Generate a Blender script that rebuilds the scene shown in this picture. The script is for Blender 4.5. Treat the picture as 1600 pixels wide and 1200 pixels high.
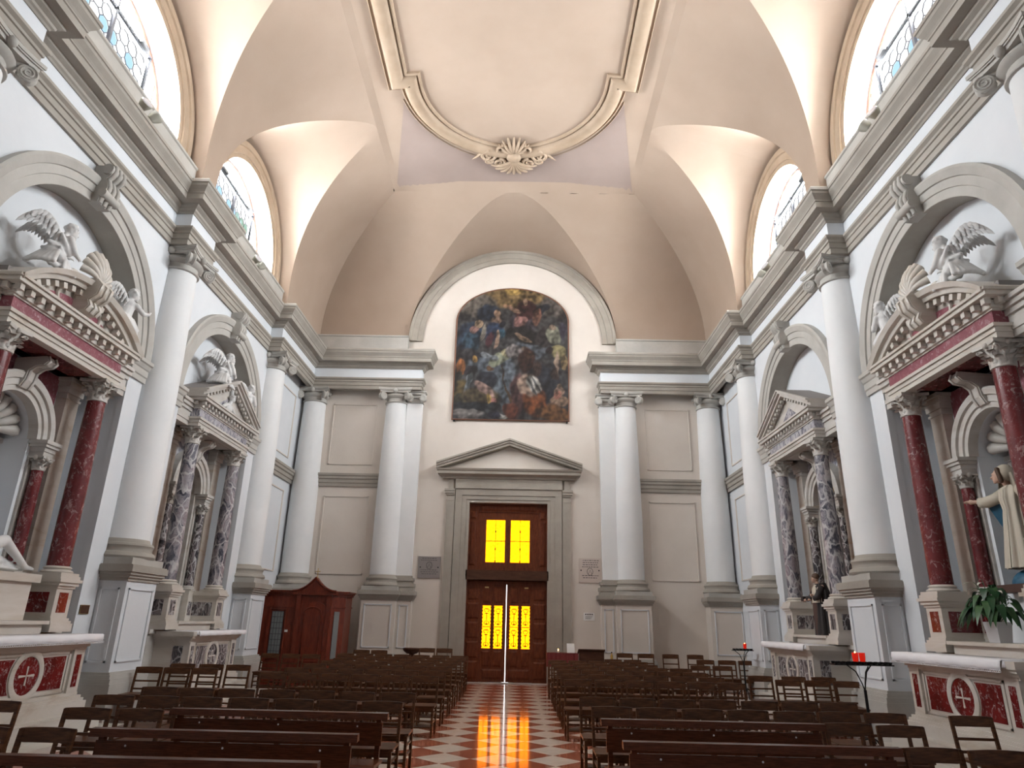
import bpy, bmesh, math, random
from mathutils import Vector, Matrix
random.seed(7)
S = bpy.context.scene
for o in list(bpy.data.objects): bpy.data.objects.remove(o)
COL = S.collection
PI = math.pi
R = math.radians

# ------------------------------------------------------------------ camera
def make_camera():
    f, yaw, pitch, roll = 1058.0, -0.0147, 0.338, 0.0222
    cy, sy, cp, sp = math.cos(yaw), math.sin(yaw), math.cos(pitch), math.sin(pitch)
    fwd = Vector((sy*cp, cy*cp, sp)); rt = Vector((cy, -sy, 0)); up = rt.cross(fwd)
    c, s = math.cos(roll), math.sin(roll)
    r2 = rt*c + up*s; u2 = up*c - rt*s
    cam = bpy.data.cameras.new('camera'); o = bpy.data.objects.new('camera', cam)
    cam.sensor_width = 36.0; cam.lens = f/1600*36.0; cam.clip_end = 200
    m = Matrix((r2, u2, -fwd)).transposed().to_4x4(); m.translation = (0.35, 0, 1.75)
    o.matrix_world = m
    COL.objects.link(o); S.camera = o
make_camera()

# ------------------------------------------------------------------ light and exposure
WIN_COL = (0.93, 0.97, 1.0); WIN_STR = 62.0          # daylight in the lunette windows
AMBER_STR = 1.9                                     # daylight in the amber door panes
w = bpy.data.worlds.new('sky'); S.world = w; w.use_nodes = True
w.node_tree.nodes['Background'].inputs[0].default_value = (0.75, 0.86, 1.0, 1)
w.node_tree.nodes['Background'].inputs[1].default_value = 0.4
S.view_settings.view_transform = 'Standard'; S.view_settings.look = 'None'
S.view_settings.gamma = 1.0; S.view_settings.use_curve_mapping = False
S.view_settings.exposure = 1.62

# ------------------------------------------------------------------ materials
MATS = {}
def nmat(name):
    m = bpy.data.materials.new(name); m.use_nodes = True
    nt = m.node_tree; return m, nt, nt.nodes['Principled BSDF']
def N(nt, t, **kw):
    n = nt.nodes.new(t)
    for k, v in kw.items():
        if k.startswith('i_'): n.inputs[k[2:].replace('_', ' ')].default_value = v
        else: setattr(n, k, v)
    return n
def ramp(nt, fac, stops, interp='LINEAR'):
    n = nt.nodes.new('ShaderNodeValToRGB'); n.color_ramp.interpolation = interp
    e = n.color_ramp.elements
    while len(e) < len(stops): e.new(0.5)
    for k, (p, c) in enumerate(stops): e[k].position = p; e[k].color = (*c, 1)
    nt.links.new(fac, n.inputs[0]); return n.outputs[0]
def coords(nt, scale=(1, 1, 1), rot=(0, 0, 0), loc=(0, 0, 0)):
    g = nt.nodes.new('ShaderNodeNewGeometry'); mp = nt.nodes.new('ShaderNodeMapping')
    mp.inputs['Scale'].default_value = scale; mp.inputs['Rotation'].default_value = rot; mp.inputs['Location'].default_value = loc
    nt.links.new(g.outputs['Position'], mp.inputs['Vector']); return mp.outputs[0]
def bump(nt, bs, h, strength=0.2, dist=0.02):
    b = nt.nodes.new('ShaderNodeBump'); b.inputs['Strength'].default_value = strength; b.inputs['Distance'].default_value = dist
    nt.links.new(h, b.inputs['Height']); nt.links.new(b.outputs[0], bs.inputs['Normal'])
def plaster(name, c0, c1, scale=0.6, rough=0.85, b=0.08):
    m, nt, bs = nmat(name); v = coords(nt)
    n = N(nt, 'ShaderNodeTexNoise', i_Scale=scale, i_Detail=6.0, i_Roughness=0.6); nt.links.new(v, n.inputs['Vector'])
    nt.links.new(ramp(nt, n.outputs[0], [(0.32, c0), (0.68, c1)]), bs.inputs['Base Color'])
    bs.inputs['Roughness'].default_value = rough
    n2 = N(nt, 'ShaderNodeTexNoise', i_Scale=14.0, i_Detail=5.0); nt.links.new(v, n2.inputs['Vector'])
    bump(nt, bs, n2.outputs[0], b, 0.02); MATS[name] = m; return m
plaster('wall', (0.63, 0.66, 0.69), (0.70, 0.725, 0.75))
plaster('wall_back', (0.60, 0.545, 0.485), (0.70, 0.645, 0.585), 0.35)
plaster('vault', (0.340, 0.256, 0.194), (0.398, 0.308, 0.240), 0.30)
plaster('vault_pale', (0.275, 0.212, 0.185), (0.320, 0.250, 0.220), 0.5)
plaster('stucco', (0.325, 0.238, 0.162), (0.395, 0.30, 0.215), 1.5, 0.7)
plaster('stone', (0.30, 0.275, 0.238), (0.38, 0.353, 0.31), 1.2, 0.75, 0.12)
plaster('stone_light', (0.38, 0.365, 0.335), (0.48, 0.465, 0.43), 1.2, 0.7, 0.1)
plaster('door_stone', (0.28, 0.25, 0.21), (0.38, 0.345, 0.295), 0.9, 0.7, 0.12)
plaster('column', (0.70, 0.715, 0.72), (0.77, 0.78, 0.78), 0.8, 0.7, 0.05)
plaster('statue_marble', (0.56, 0.56, 0.56), (0.72, 0.72, 0.71), 3.0, 0.5, 0.1)
plaster('terracotta_dark', (0.05, 0.05, 0.055), (0.09, 0.09, 0.1), 3.0, 0.6, 0.1)
def plain(name, col, rough=0.5, metal=0.0, emit=None, es=0.0):
    m, nt, bs = nmat(name)
    bs.inputs['Base Color'].default_value = (*col, 1); bs.inputs['Roughness'].default_value = rough; bs.inputs['Metallic'].default_value = metal
    if emit: bs.inputs['Emission Color'].default_value = (*emit, 1); bs.inputs['Emission Strength'].default_value = es
    MATS[name] = m; return m
def marble_veined(name, base, dark, vein, scale=3.0, rough=0.25):
    """red marble with pale broken veins"""
    m, nt, bs = nmat(name); v = coords(nt, (1, 1, 0.8))
    n = N(nt, 'ShaderNodeTexNoise', i_Scale=scale, i_Detail=8.0, i_Roughness=0.65); nt.links.new(v, n.inputs['Vector'])
    body = ramp(nt, n.outputs[0], [(0.3, dark), (0.7, base)])
    mx = N(nt, 'ShaderNodeVectorMath', operation='ADD'); sc = N(nt, 'ShaderNodeVectorMath', operation='SCALE'); sc.inputs['Scale'].default_value = 0.35
    nt.links.new(n.outputs['Color'], sc.inputs[0]); nt.links.new(v, mx.inputs[0]); nt.links.new(sc.outputs[0], mx.inputs[1])
    vo = N(nt, 'ShaderNodeTexNoise', i_Scale=scale*4.2, i_Detail=6.0, i_Roughness=0.7, i_Distortion=1.2); nt.links.new(mx.outputs[0], vo.inputs['Vector'])
    fac = ramp(nt, vo.outputs[0], [(0.55, (0, 0, 0)), (0.62, (0.55, 0.55, 0.55)), (0.68, (0.9, 0.9, 0.9))])
    mix = N(nt, 'ShaderNodeMix', data_type='RGBA'); mix.inputs['B'].default_value = (*vein, 1)
    nt.links.new(fac, mix.inputs['Factor']); nt.links.new(body, mix.inputs['A']); nt.links.new(mix.outputs['Result'], bs.inputs['Base Color'])
    bs.inputs['Roughness'].default_value = rough; MATS[name] = m
marble_veined('red_marble', (0.19, 0.028, 0.030), (0.075, 0.010, 0.012), (0.42, 0.27, 0.26), 2.6)
marble_veined('red_panel', (0.19, 0.015, 0.016), (0.065, 0.006, 0.007), (0.52, 0.42, 0.42), 3.2)
marble_veined('pink_marble', (0.30, 0.10, 0.12), (0.20, 0.05, 0.07), (0.58, 0.44, 0.46), 3.2, 0.35)
def breccia(name, cols, scale=3.0, rough=0.25):
    m, nt, bs = nmat(name); v = coords(nt, (1, 1, 0.55))
    n = N(nt, 'ShaderNodeTexNoise', i_Scale=2.0, i_Detail=4.0); nt.links.new(v, n.inputs['Vector'])
    sc = N(nt, 'ShaderNodeVectorMath', operation='SCALE'); sc.inputs['Scale'].default_value = 0.7; nt.links.new(n.outputs['Color'], sc.inputs[0])
    ad = N(nt, 'ShaderNodeVectorMath', operation='ADD'); nt.links.new(v, ad.inputs[0]); nt.links.new(sc.outputs[0], ad.inputs[1])
    vo = N(nt, 'ShaderNodeTexVoronoi', i_Scale=scale); nt.links.new(ad.outputs[0], vo.inputs['Vector'])
    sp = N(nt, 'ShaderNodeSeparateColor'); nt.links.new(vo.outputs['Color'], sp.inputs[0])
    n1 = N(nt, 'ShaderNodeTexNoise', i_Scale=scale*0.8, i_Detail=8.0, i_Roughness=0.75, i_Distortion=1.5); nt.links.new(ad.outputs[0], n1.inputs['Vector'])
    av = N(nt, 'ShaderNodeMath', operation='MULTIPLY_ADD'); av.inputs[1].default_value = 0.45; nt.links.new(sp.outputs[0], av.inputs[0])
    m2 = N(nt, 'ShaderNodeMath', operation='MULTIPLY_ADD'); m2.inputs[1].default_value = 1.5; m2.inputs[2].default_value = -0.50; nt.links.new(n1.outputs[0], m2.inputs[0]); nt.links.new(m2.outputs[0], av.inputs[2])
    c1 = ramp(nt, av.outputs[0], cols)
    vd = N(nt, 'ShaderNodeTexVoronoi', i_Scale=scale*0.7, feature='DISTANCE_TO_EDGE'); nt.links.new(ad.outputs[0], vd.inputs['Vector'])
    mix = N(nt, 'ShaderNodeMix', data_type='RGBA', blend_type='MIX'); mix.inputs['B'].default_value = (0.55, 0.53, 0.53, 1)
    nt.links.new(ramp(nt, vd.outputs['Distance'], [(0.02, (0.75, 0.75, 0.75)), (0.09, (0, 0, 0))]), mix.inputs['Factor'])
    nt.links.new(c1, mix.inputs['A']); nt.links.new(mix.outputs['Result'], bs.inputs['Base Color'])
    bs.inputs['Roughness'].default_value = rough; MATS[name] = m
breccia('breccia', [(0.15, (0.045, 0.048, 0.065)), (0.38, (0.13, 0.125, 0.15)), (0.55, (0.32, 0.30, 0.32)), (0.72, (0.20, 0.16, 0.18)), (0.92, (0.50, 0.48, 0.47))], 6.5)
breccia('breccia_dark', [(0.2, (0.03, 0.03, 0.035)), (0.45, (0.10, 0.085, 0.09)), (0.65, (0.26, 0.22, 0.22)), (0.9, (0.09, 0.055, 0.06))], 11.0)
breccia('breccia_frieze', [(0.15, (0.10, 0.10, 0.13)), (0.42, (0.22, 0.21, 0.25)), (0.62, (0.38, 0.37, 0.41)), (0.9, (0.50, 0.49, 0.52))], 9.0)
def marble_cream(name, c0, c1, streak, rough=0.35):
    m, nt, bs = nmat(name); v = coords(nt, (0.6, 0.6, 2.4), (0.15, 0.1, 0))
    n = N(nt, 'ShaderNodeTexNoise', i_Scale=1.6, i_Detail=7.0, i_Roughness=0.62, i_Distortion=0.8); nt.links.new(v, n.inputs['Vector'])
    nt.links.new(ramp(nt, n.outputs[0], [(0.30, streak), (0.42, c0), (0.7, c1)]), bs.inputs['Base Color'])
    bs.inputs['Roughness'].default_value = rough; MATS[name] = m
marble_cream('cream_marble', (0.55, 0.51, 0.45), (0.64, 0.61, 0.57), (0.44, 0.37, 0.30))
marble_cream('altar_stone', (0.49, 0.46, 0.42), (0.59, 0.57, 0.54), (0.42, 0.38, 0.33), 0.5)
marble_cream('pilaster_stain', (0.47, 0.42, 0.36), (0.55, 0.51, 0.46), (0.39, 0.28, 0.18), 0.5)
marble_cream('step_marble', (0.50, 0.47, 0.42), (0.60, 0.58, 0.54), (0.37, 0.32, 0.27), 0.3)
def wood(name, c0, c1, rough=0.4, scale=(2, 2, 14), coat=0.0):
    m, nt, bs = nmat(name); tc = nt.nodes.new('ShaderNodeTexCoord'); mp = nt.nodes.new('ShaderNodeMapping'); mp.inputs['Scale'].default_value = scale
    nt.links.new(tc.outputs['Object'], mp.inputs['Vector'])
    n = N(nt, 'ShaderNodeTexNoise', i_Scale=3.0, i_Detail=6.0, i_Roughness=0.6, i_Distortion=0.6); nt.links.new(mp.outputs[0], n.inputs['Vector'])
    nt.links.new(ramp(nt, n.outputs[0], [(0.3, c0), (0.7, c1)]), bs.inputs['Base Color'])
    bs.inputs['Roughness'].default_value = rough; bs.inputs['Coat Weight'].default_value = coat; bs.inputs['Specular IOR Level'].default_value = 0.22; bs.inputs['Coat Roughness'].default_value = 0.15
    MATS[name] = m
wood('chair_wood', (0.040, 0.0145, 0.006), (0.125, 0.053, 0.022), 0.34)
wood('bench_wood', (0.058, 0.016, 0.007), (0.125, 0.039, 0.017), 0.26, (3, 3, 40))
wood('door_wood', (0.075, 0.018, 0.008), (0.16, 0.045, 0.018), 0.35, (6, 6, 1.5))
wood('confessional_wood', (0.09, 0.015, 0.008), (0.19, 0.036, 0.017), 0.3, (5, 5, 1.2), 0.3)
wood('beam_wood', (0.05, 0.02, 0.012), (0.09, 0.04, 0.022), 0.5, (1, 4, 4))
plain('iron', (0.015, 0.015, 0.016), 0.45, 0.6)
plain('lead', (0.06, 0.06, 0.07), 0.6, 0.3)
plain('window_wood', (0.20, 0.09, 0.055), 0.6)
plain('gold', (0.55, 0.36, 0.10), 0.35, 0.8)
plain('brass', (0.55, 0.40, 0.18), 0.3, 0.9)
plain('paper', (0.75, 0.74, 0.72), 0.8)
plain('ink', (0.10, 0.09, 0.09), 0.8)
plain('grey_plastic', (0.42, 0.42, 0.36), 0.5)
plain('lamp_glass', (0.50, 0.50, 0.52), 0.15)
plain('white_pot', (0.70, 0.70, 0.72), 0.35)
plain('soil', (0.03, 0.02, 0.015), 0.9)
plain('leaf', (0.012, 0.06, 0.02), 0.4)
plain('leaf_light', (0.03, 0.10, 0.03), 0.4)
plain('flower_white', (0.78, 0.78, 0.70), 0.5)
plain('red_glass', (0.5, 0.01, 0.01), 0.15, 0.0, (1.0, 0.03, 0.01), 0.12)
plain('flame', (1, 0.5, 0.2), 0.5, 0.0, (1.0, 0.35, 0.08), 12.0)
plain('wax', (0.8, 0.78, 0.7), 0.5)
plain('skin_paint', (0.50, 0.33, 0.25), 0.5)
plain('hair_paint', (0.09, 0.05, 0.03), 0.6)
plain('blue_cloak', (0.02, 0.10, 0.17), 0.55)
plain('ivory_robe', (0.52, 0.47, 0.38), 0.6)
plain('habit_black', (0.022, 0.018, 0.018), 0.65)
plain('habit_brown', (0.075, 0.035, 0.025), 0.65)
plain('cloth_white', (0.80, 0.80, 0.83), 0.85)
plain('slate', (0.22, 0.20, 0.19), 0.6)
plain('plaque_grey', (0.26, 0.23, 0.22), 0.5)
plain('plaque_pale', (0.55, 0.47, 0.42), 0.5)
plain('grille', (0.20, 0.22, 0.22), 0.4, 0.2)
plain('velvet_red', (0.16, 0.02, 0.02), 0.8)
plain('white_light_gap', (1, 1, 1), 0.5, 0.0, (0.95, 0.97, 1.0), 1.3)

def emissive(name, col, strength, var=0.0, scale=6.0, col2=None):
    m, nt, bs = nmat(name); nt.nodes.remove(bs)
    e = nt.nodes.new('ShaderNodeEmission'); e.inputs[1].default_value = strength
    out = nt.nodes['Material Output']; nt.links.new(e.outputs[0], out.inputs[0])
    if col2:
        v = coords(nt); n = N(nt, 'ShaderNodeTexNoise', i_Scale=scale, i_Detail=3.0); nt.links.new(v, n.inputs['Vector'])
        nt.links.new(ramp(nt, n.outputs[0], [(0.35, col2), (0.6, col)]), e.inputs[0])
    else: e.inputs[0].default_value = (*col, 1)
    MATS[name] = m
emissive('window_glass', WIN_COL, WIN_STR)
emissive('window_glass_blue', (0.36, 0.56, 0.74), 0.52)
emissive('window_glass_soft', (0.95, 0.98, 1.0), 0.62)
emissive('window_glass_green', (0.22, 0.36, 0.24), 0.5, col2=(0.45, 0.60, 0.62))
emissive('amber_glass', (1.0, 0.25, 0.002), AMBER_STR, scale=14.0, col2=(0.95, 0.15, 0.001))

def checker():
    m, nt, bs = nmat('floor'); v = coords(nt, (1, 1, 1), (0, 0, R(45)))
    s = 0.754/math.sqrt(2)
    g = nt.nodes.new('ShaderNodeNewGeometry'); mp = nt.nodes.new('ShaderNodeMapping'); mp.vector_type = 'POINT'
    mp.inputs['Location'].default_value = (0.63, -10.26, 0.5)
    nt.links.new(g.outputs['Position'], mp.inputs['Vector'])
    mp2 = nt.nodes.new('ShaderNodeMapping'); mp2.inputs['Rotation'].default_value = (0, 0, R(45)); mp2.inputs['Scale'].default_value = (1/s, 1/s, 0)
    mp2.inputs['Location'].default_value = (0.5, 0.5, 0.5)
    nt.links.new(mp.outputs[0], mp2.inputs['Vector'])
    ch = N(nt, 'ShaderNodeTexChecker', i_Scale=1.0); nt.links.new(mp2.outputs[0], ch.inputs['Vector'])
    ch.inputs[1].default_value = (0.36, 0.11, 0.07, 1); ch.inputs[2].default_value = (0.58, 0.50, 0.44, 1)
    nt.links.new(ch.outputs[0], bs.inputs['Base Color']); bs.inputs['Roughness'].default_value = 0.16
    bs.inputs['Specular IOR Level'].default_value = 0.5
    MATS['floor'] = m
checker()
def tile(name, c0, c1):
    m, nt, bs = nmat(name); v = coords(nt)
    n = N(nt, 'ShaderNodeTexNoise', i_Scale=4.0, i_Detail=7.0, i_Roughness=0.7); nt.links.new(v, n.inputs['Vector'])
    nt.links.new(ramp(nt, n.outputs[0], [(0.3, c0), (0.7, c1)]), bs.inputs['Base Color'])
    n2 = N(nt, 'ShaderNodeTexNoise', i_Scale=1.3, i_Detail=3.0); nt.links.new(v, n2.inputs['Vector'])
    rr = N(nt, 'ShaderNodeMapRange'); rr.inputs['To Min'].default_value = 0.05; rr.inputs['To Max'].default_value = 0.13
    nt.links.new(n2.outputs[0], rr.inputs['Value']); nt.links.new(rr.outputs[0], bs.inputs['Roughness'])
    MATS[name] = m
tile('tile_red', (0.30, 0.075, 0.04), (0.44, 0.15, 0.085))
tile('tile_white', (0.58, 0.50, 0.42), (0.72, 0.64, 0.55))

# ------------------------------------------------------------------ mesh helpers
class MB:
    """collects shapes; sx mirrors x (left wall = -1)"""
    def __init__(s, sx=1): s.v = []; s.f = []; s.sx = sx
    def add(s, vs, fs):
        b = len(s.v); s.v += [tuple(p) for p in vs]; s.f += [tuple(b+i for i in f) for f in fs]; return s
    def box(s, x0, x1, y0, y1, z0, z1):
        return s.add([(x0,y0,z0),(x1,y0,z0),(x1,y1,z0),(x0,y1,z0),(x0,y0,z1),(x1,y0,z1),(x1,y1,z1),(x0,y1,z1)],
                     [(0,3,2,1),(4,5,6,7),(0,1,5,4),(1,2,6,5),(2,3,7,6),(3,0,4,7)])
    def boxm(s, M, hx, hy, hz):
        vs = [M @ Vector((a*hx, b*hy, c*hz)) for c in (-1,1) for a, b in ((-1,-1),(1,-1),(1,1),(-1,1))]
        return s.add(vs, [(0,3,2,1),(4,5,6,7),(0,1,5,4),(1,2,6,5),(2,3,7,6),(3,0,4,7)])
    def bar(s, a, b, w, t=None, up=(0,0,1)):
        """rectangular bar from a to b, width w (sideways) and t (along up)"""
        a = Vector(a); b = Vector(b); d = b-a; L = d.length; d.normalize(); u = Vector(up)
        if abs(d.dot(u)) > 0.98: u = Vector((0,1,0))
        sd = d.cross(u).normalized(); u = sd.cross(d); t = w if t is None else t
        M = Matrix((sd, d, u)).transposed().to_4x4(); M.translation = (a+b)/2
        return s.boxm(M, w/2, L/2, t/2)
    def prism(s, poly, axis, a0, a1):
        """poly in the plane normal to axis: x->(y,z), y->(x,z), z->(x,y)"""
        n = len(poly)
        def P(q, a): return (a,q[0],q[1]) if axis=='x' else (q[0],a,q[1]) if axis=='y' else (q[0],q[1],a)
        return s.add([P(q,a0) for q in poly]+[P(q,a1) for q in poly],
                     [tuple(range(n))[::-1], tuple(range(n,2*n))]+[(i,(i+1)%n,n+(i+1)%n,n+i) for i in range(n)])
    def lathe(s, prof, cx, cy, n=24, a0=0.0, a1=2*PI, cz=0.0):
        full = abs(a1-a0-2*PI) < 1e-6; m = n if full else n+1
        vs = [(cx+r*math.cos(a0+(a1-a0)*i/n), cy+r*math.sin(a0+(a1-a0)*i/n), cz+z) for r, z in prof for i in range(m)]
        fs = []
        for k in range(len(prof)-1):
            for i in range(n):
                j = (i+1) % m; fs.append((k*m+i, k*m+j, (k+1)*m+j, (k+1)*m+i))
        if full: fs += [tuple(range(n))[::-1], tuple((len(prof)-1)*m+i for i in range(n))]
        return s.add(vs, fs)
    def lathem(s, prof, M, n=16):
        """lathe about local z of matrix M"""
        vs = [M @ Vector((r*math.cos(2*PI*i/n), r*math.sin(2*PI*i/n), z)) for r, z in prof for i in range(n)]
        fs = [(k*n+i, k*n+(i+1)%n, (k+1)*n+(i+1)%n, (k+1)*n+i) for k in range(len(prof)-1) for i in range(n)]
        fs += [tuple(range(n))[::-1], tuple((len(prof)-1)*n+i for i in range(n))]
        return s.add(vs, fs)
    def tube(s, pts, r, n=6, closed=False):
        pts = [Vector(p) for p in pts]; m = len(pts); rs = r if isinstance(r, (list, tuple)) else [r]*m
        prev = None; vs = []
        for k in range(m):
            d = (pts[(k+1)%m]-pts[k-1]) if closed else (pts[min(k+1,m-1)]-pts[max(k-1,0)])
            d.normalize()
            if prev is None:
                u = Vector((0,0,1)) if abs(d.z) < 0.9 else Vector((1,0,0))
                u = (u - d*u.dot(d)).normalized()
            else: u = (prev - d*prev.dot(d)).normalized()
            prev = u; w_ = d.cross(u)
            vs += [pts[k]+(u*math.cos(2*PI*i/n)+w_*math.sin(2*PI*i/n))*rs[k] for i in range(n)]
        fs = [(k*n+i, k*n+(i+1)%n, ((k+1)%m)*n+(i+1)%n, ((k+1)%m)*n+i) for k in range(m if closed else m-1) for i in range(n)]
        if not closed: fs += [tuple(range(n))[::-1], tuple((m-1)*n+i for i in range(n))]
        return s.add(vs, fs)
    def ell(s, c, r, n=12, m=8, M=None):
        c = Vector(c); r = (r, r, r) if isinstance(r, (int, float)) else r; vs = []
        for j in range(1, m):
            t = PI*j/m
            for i in range(n):
                p = Vector((r[0]*math.sin(t)*math.cos(2*PI*i/n), r[1]*math.sin(t)*math.sin(2*PI*i/n), r[2]*math.cos(t)))
                vs.append(c+(M @ p if M else p))
        tp = Vector((0,0,r[2])); vs += [c+(M @ tp if M else tp), c-(M @ tp if M else tp)]
        T = len(vs)-2; fs = [(T,i,(i+1)%n) for i in range(n)]+[(T+1,(m-2)*n+(i+1)%n,(m-2)*n+i) for i in range(n)]
        fs += [(j*n+i,(j+1)*n+i,(j+1)*n+(i+1)%n,j*n+(i+1)%n) for j in range(m-2) for i in range(n)]
        return s.add(vs, fs)
    def cap(s, a, b, ra, rb, n=10):
        """tapered limb with round ends"""
        a = Vector(a); b = Vector(b); d = (b-a); L = d.length; d.normalize()
        pts = []; rs = []
        for t in (-1, -0.8, -0.4): pts.append(a+d*t*ra); rs.append(max(ra*math.sqrt(max(0,1-t*t)), 0.002))
        for t in (0.0, 0.5, 1.0): pts.append(a+d*L*t); rs.append(ra+(rb-ra)*t)
        for t in (0.4, 0.8, 1): pts.append(b+d*t*rb); rs.append(max(rb*math.sqrt(max(0,1-t*t)), 0.002))
        return s.tube(pts, rs, n)
    def sweep(s, path, prof, closed_prof=True):
        """mitred sweep of prof [(d,z)] along plan polyline path [(x,y)]; d is measured to the left of travel"""
        n = len(path); m = len(prof); vs = []
        nrm = []
        for k in range(n-1):
            dx, dy = path[k+1][0]-path[k][0], path[k+1][1]-path[k][1]; L = math.hypot(dx, dy); nrm.append((-dy/L, dx/L))
        for k in range(n):
            if k == 0: off = nrm[0]
            elif k == n-1: off = nrm[-1]
            else:
                a, b = nrm[k-1], nrm[k]; q = 1+a[0]*b[0]+a[1]*b[1]; off = ((a[0]+b[0])/q, (a[1]+b[1])/q)
            vs += [(path[k][0]+off[0]*d, path[k][1]+off[1]*d, z) for d, z in prof]
        e = m if closed_prof else m-1
        fs = [(k*m+i, k*m+(i+1)%m, (k+1)*m+(i+1)%m, (k+1)*m+i) for k in range(n-1) for i in range(e)]
        if closed_prof: fs += [tuple(range(m))[::-1], tuple((n-1)*m+i for i in range(m))]
        return s.add(vs, fs)
    def arch(s, cy, cz, prof, a0=0.0, a1=PI, n=32, leg=0.0, axis='x'):
        """profile [(radius, x)] turned about (cy, cz) in the yz plane (axis x) or xz plane (axis y); leg = straight stilts below"""
        m = len(prof); rows = []
        if leg: rows.append([(r*math.cos(a0), r*math.sin(a0)-leg, h) for r, h in prof])
        for k in range(n+1):
            a = a0+(a1-a0)*k/n; rows.append([(r*math.cos(a), r*math.sin(a), h) for r, h in prof])
        if leg: rows.append([(r*math.cos(a1), r*math.sin(a1)-leg, h) for r, h in prof])
        vs = [((h, cy+p, cz+q) if axis=='x' else (cy+p, h, cz+q)) for row in rows for p, q, h in row]
        K = len(rows)
        fs = [(k*m+i, k*m+(i+1)%m, (k+1)*m+(i+1)%m, (k+1)*m+i) for k in range(K-1) for i in range(m)]
        fs += [tuple(range(m))[::-1], tuple((K-1)*m+i for i in range(m))]
        return s.add(vs, fs)
    def grid(s, rows):
        m = len(rows[0]); b = [p for r_ in rows for p in r_]
        return s.add(b, [(k*m+i, k*m+i+1, (k+1)*m+i+1, (k+1)*m+i) for k in range(len(rows)-1) for i in range(m-1)])
    def mesh(s, name, smooth=False, recalc=True):
        me = bpy.data.meshes.new(name)
        me.from_pydata([(s.sx*x, y, z) for x, y, z in s.v], [], s.f)
        if recalc:
            bm = bmesh.new(); bm.from_mesh(me); bmesh.ops.recalc_face_normals(bm, faces=bm.faces); bm.to_mesh(me); bm.free()
        if smooth is not False:
            me.polygons.foreach_set('use_smooth', [True]*len(me.polygons))
            if smooth is not True: me.set_sharp_from_angle(angle=R(smooth))
        return me
def obj(name, mb, mat, parent=None, smooth=False, recalc=True):
    me = mb.mesh(name, smooth, recalc) if isinstance(mb, MB) else mb
    if not me.materials: me.materials.append(MATS[mat])
    o = bpy.data.objects.new(name, me); COL.objects.link(o)
    if parent is not None: o.parent = parent; o.matrix_parent_inverse = parent_world(parent).inverted()
    return o
def parent_world(p):
    m = p.matrix_basis.copy()
    if p.parent: m = parent_world(p.parent) @ p.matrix_parent_inverse @ m
    return m
def tag(o, label, cat, group=None):
    o['label'] = label; o['category'] = cat
    if group: o['group'] = group
    return o
def thing(name, label, cat, loc=(0,0,0), group=None, rz=0.0):
    o = bpy.data.objects.new(name, None); COL.objects.link(o); o.empty_display_size = 0.2
    o.location = loc; o.rotation_euler = (0, 0, rz); return tag(o, label, cat, group)
def struct(name, mb, mat, smooth=False, parent=None, recalc=True):
    o = obj(name, mb, mat, parent, smooth, recalc)
    if parent is None: o['kind'] = 'structure'
    return o
def dup(root, loc=None, rz=None, label=None):
    r = root.copy(); COL.objects.link(r)
    if loc is not None: r.location = loc
    if rz is not None: r.rotation_euler = (0, 0, rz)
    if label: r['label'] = label
    for ch in root.children:
        c = ch.copy(); COL.objects.link(c); c.parent = r
        for g in ch.children:
            d = g.copy(); COL.objects.link(d); d.parent = c
    return r
# ------------------------------------------------------------------ dimensions (metres; x right, y towards the door, z up)
W, D, Y0 = 7.1, 22.0, -4.8
BAYS = [-1.82, 4.08, 9.95, 15.87]; ALT = BAYS[2:]
COLY = [1.13, 7.03, 12.92, 18.83]
NH, NZ, NB, NU = 1.98, 6.40, 8.15, 7.47          # niche half width, arch centre height, niche back plane
ZA, ZF, ZC, ZT = 9.08, 9.46, 9.80, 10.40   # architrave, frieze, cornice, cornice top
WX, WZ, WR = 7.25, 11.40, 2.06         # lunette wall plane, window centre height, radius
SIDES = ((-1, 'left'), (1, 'right'))

# ------------------------------------------------------------------ floor with marble tiles
fl = struct('floor', MB().box(-W-0.9, W+0.9, Y0-0.3, D+0.4, -0.3, 0.0), 'floor')
def tiles():
    h = 0.377; e = h-0.002
    red = MB().prism([(-e,0),(0,-e),(e,0),(0,e)], 'z', 0.0, 0.004).mesh('tile')
    wht = red.copy(); red.materials.append(MATS['tile_red']); wht.materials.append(MATS['tile_white'])
    for b in range(-8, 31):
        for a in range(-4, 8):
            if (a-b) % 2: continue
            x, y = -0.63+a*h, 10.26+b*h
            if -1.8 < x < 2.0 and y < D-0.1:
                o = bpy.data.objects.new('tile', wht if a % 2 == 0 else red); COL.objects.link(o); o.location = (x, y, 0); o.parent = fl
tiles()
# raised marble platforms under the side altars
for sx, sd in SIDES:
    for c, nm, b0, b1 in zip(ALT, ('nearer', 'farther'), (2.0, 1.45), (1.95, 2.1)):
        t = thing('altar_steps', f'pale marble platform with two steps under the {nm} altar on the {sd} side', 'steps', (sx*6.4, c, 0))
        obj('step', MB(sx).box(5.70, W-0.12, c-b0, c+b1, 0.004, 0.10), 'step_marble', t)
        obj('step', MB(sx).box(6.00, NB-0.06, c-min(1.45, b0), c+1.45, 0.101, 0.34), 'step_marble', t)

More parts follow.
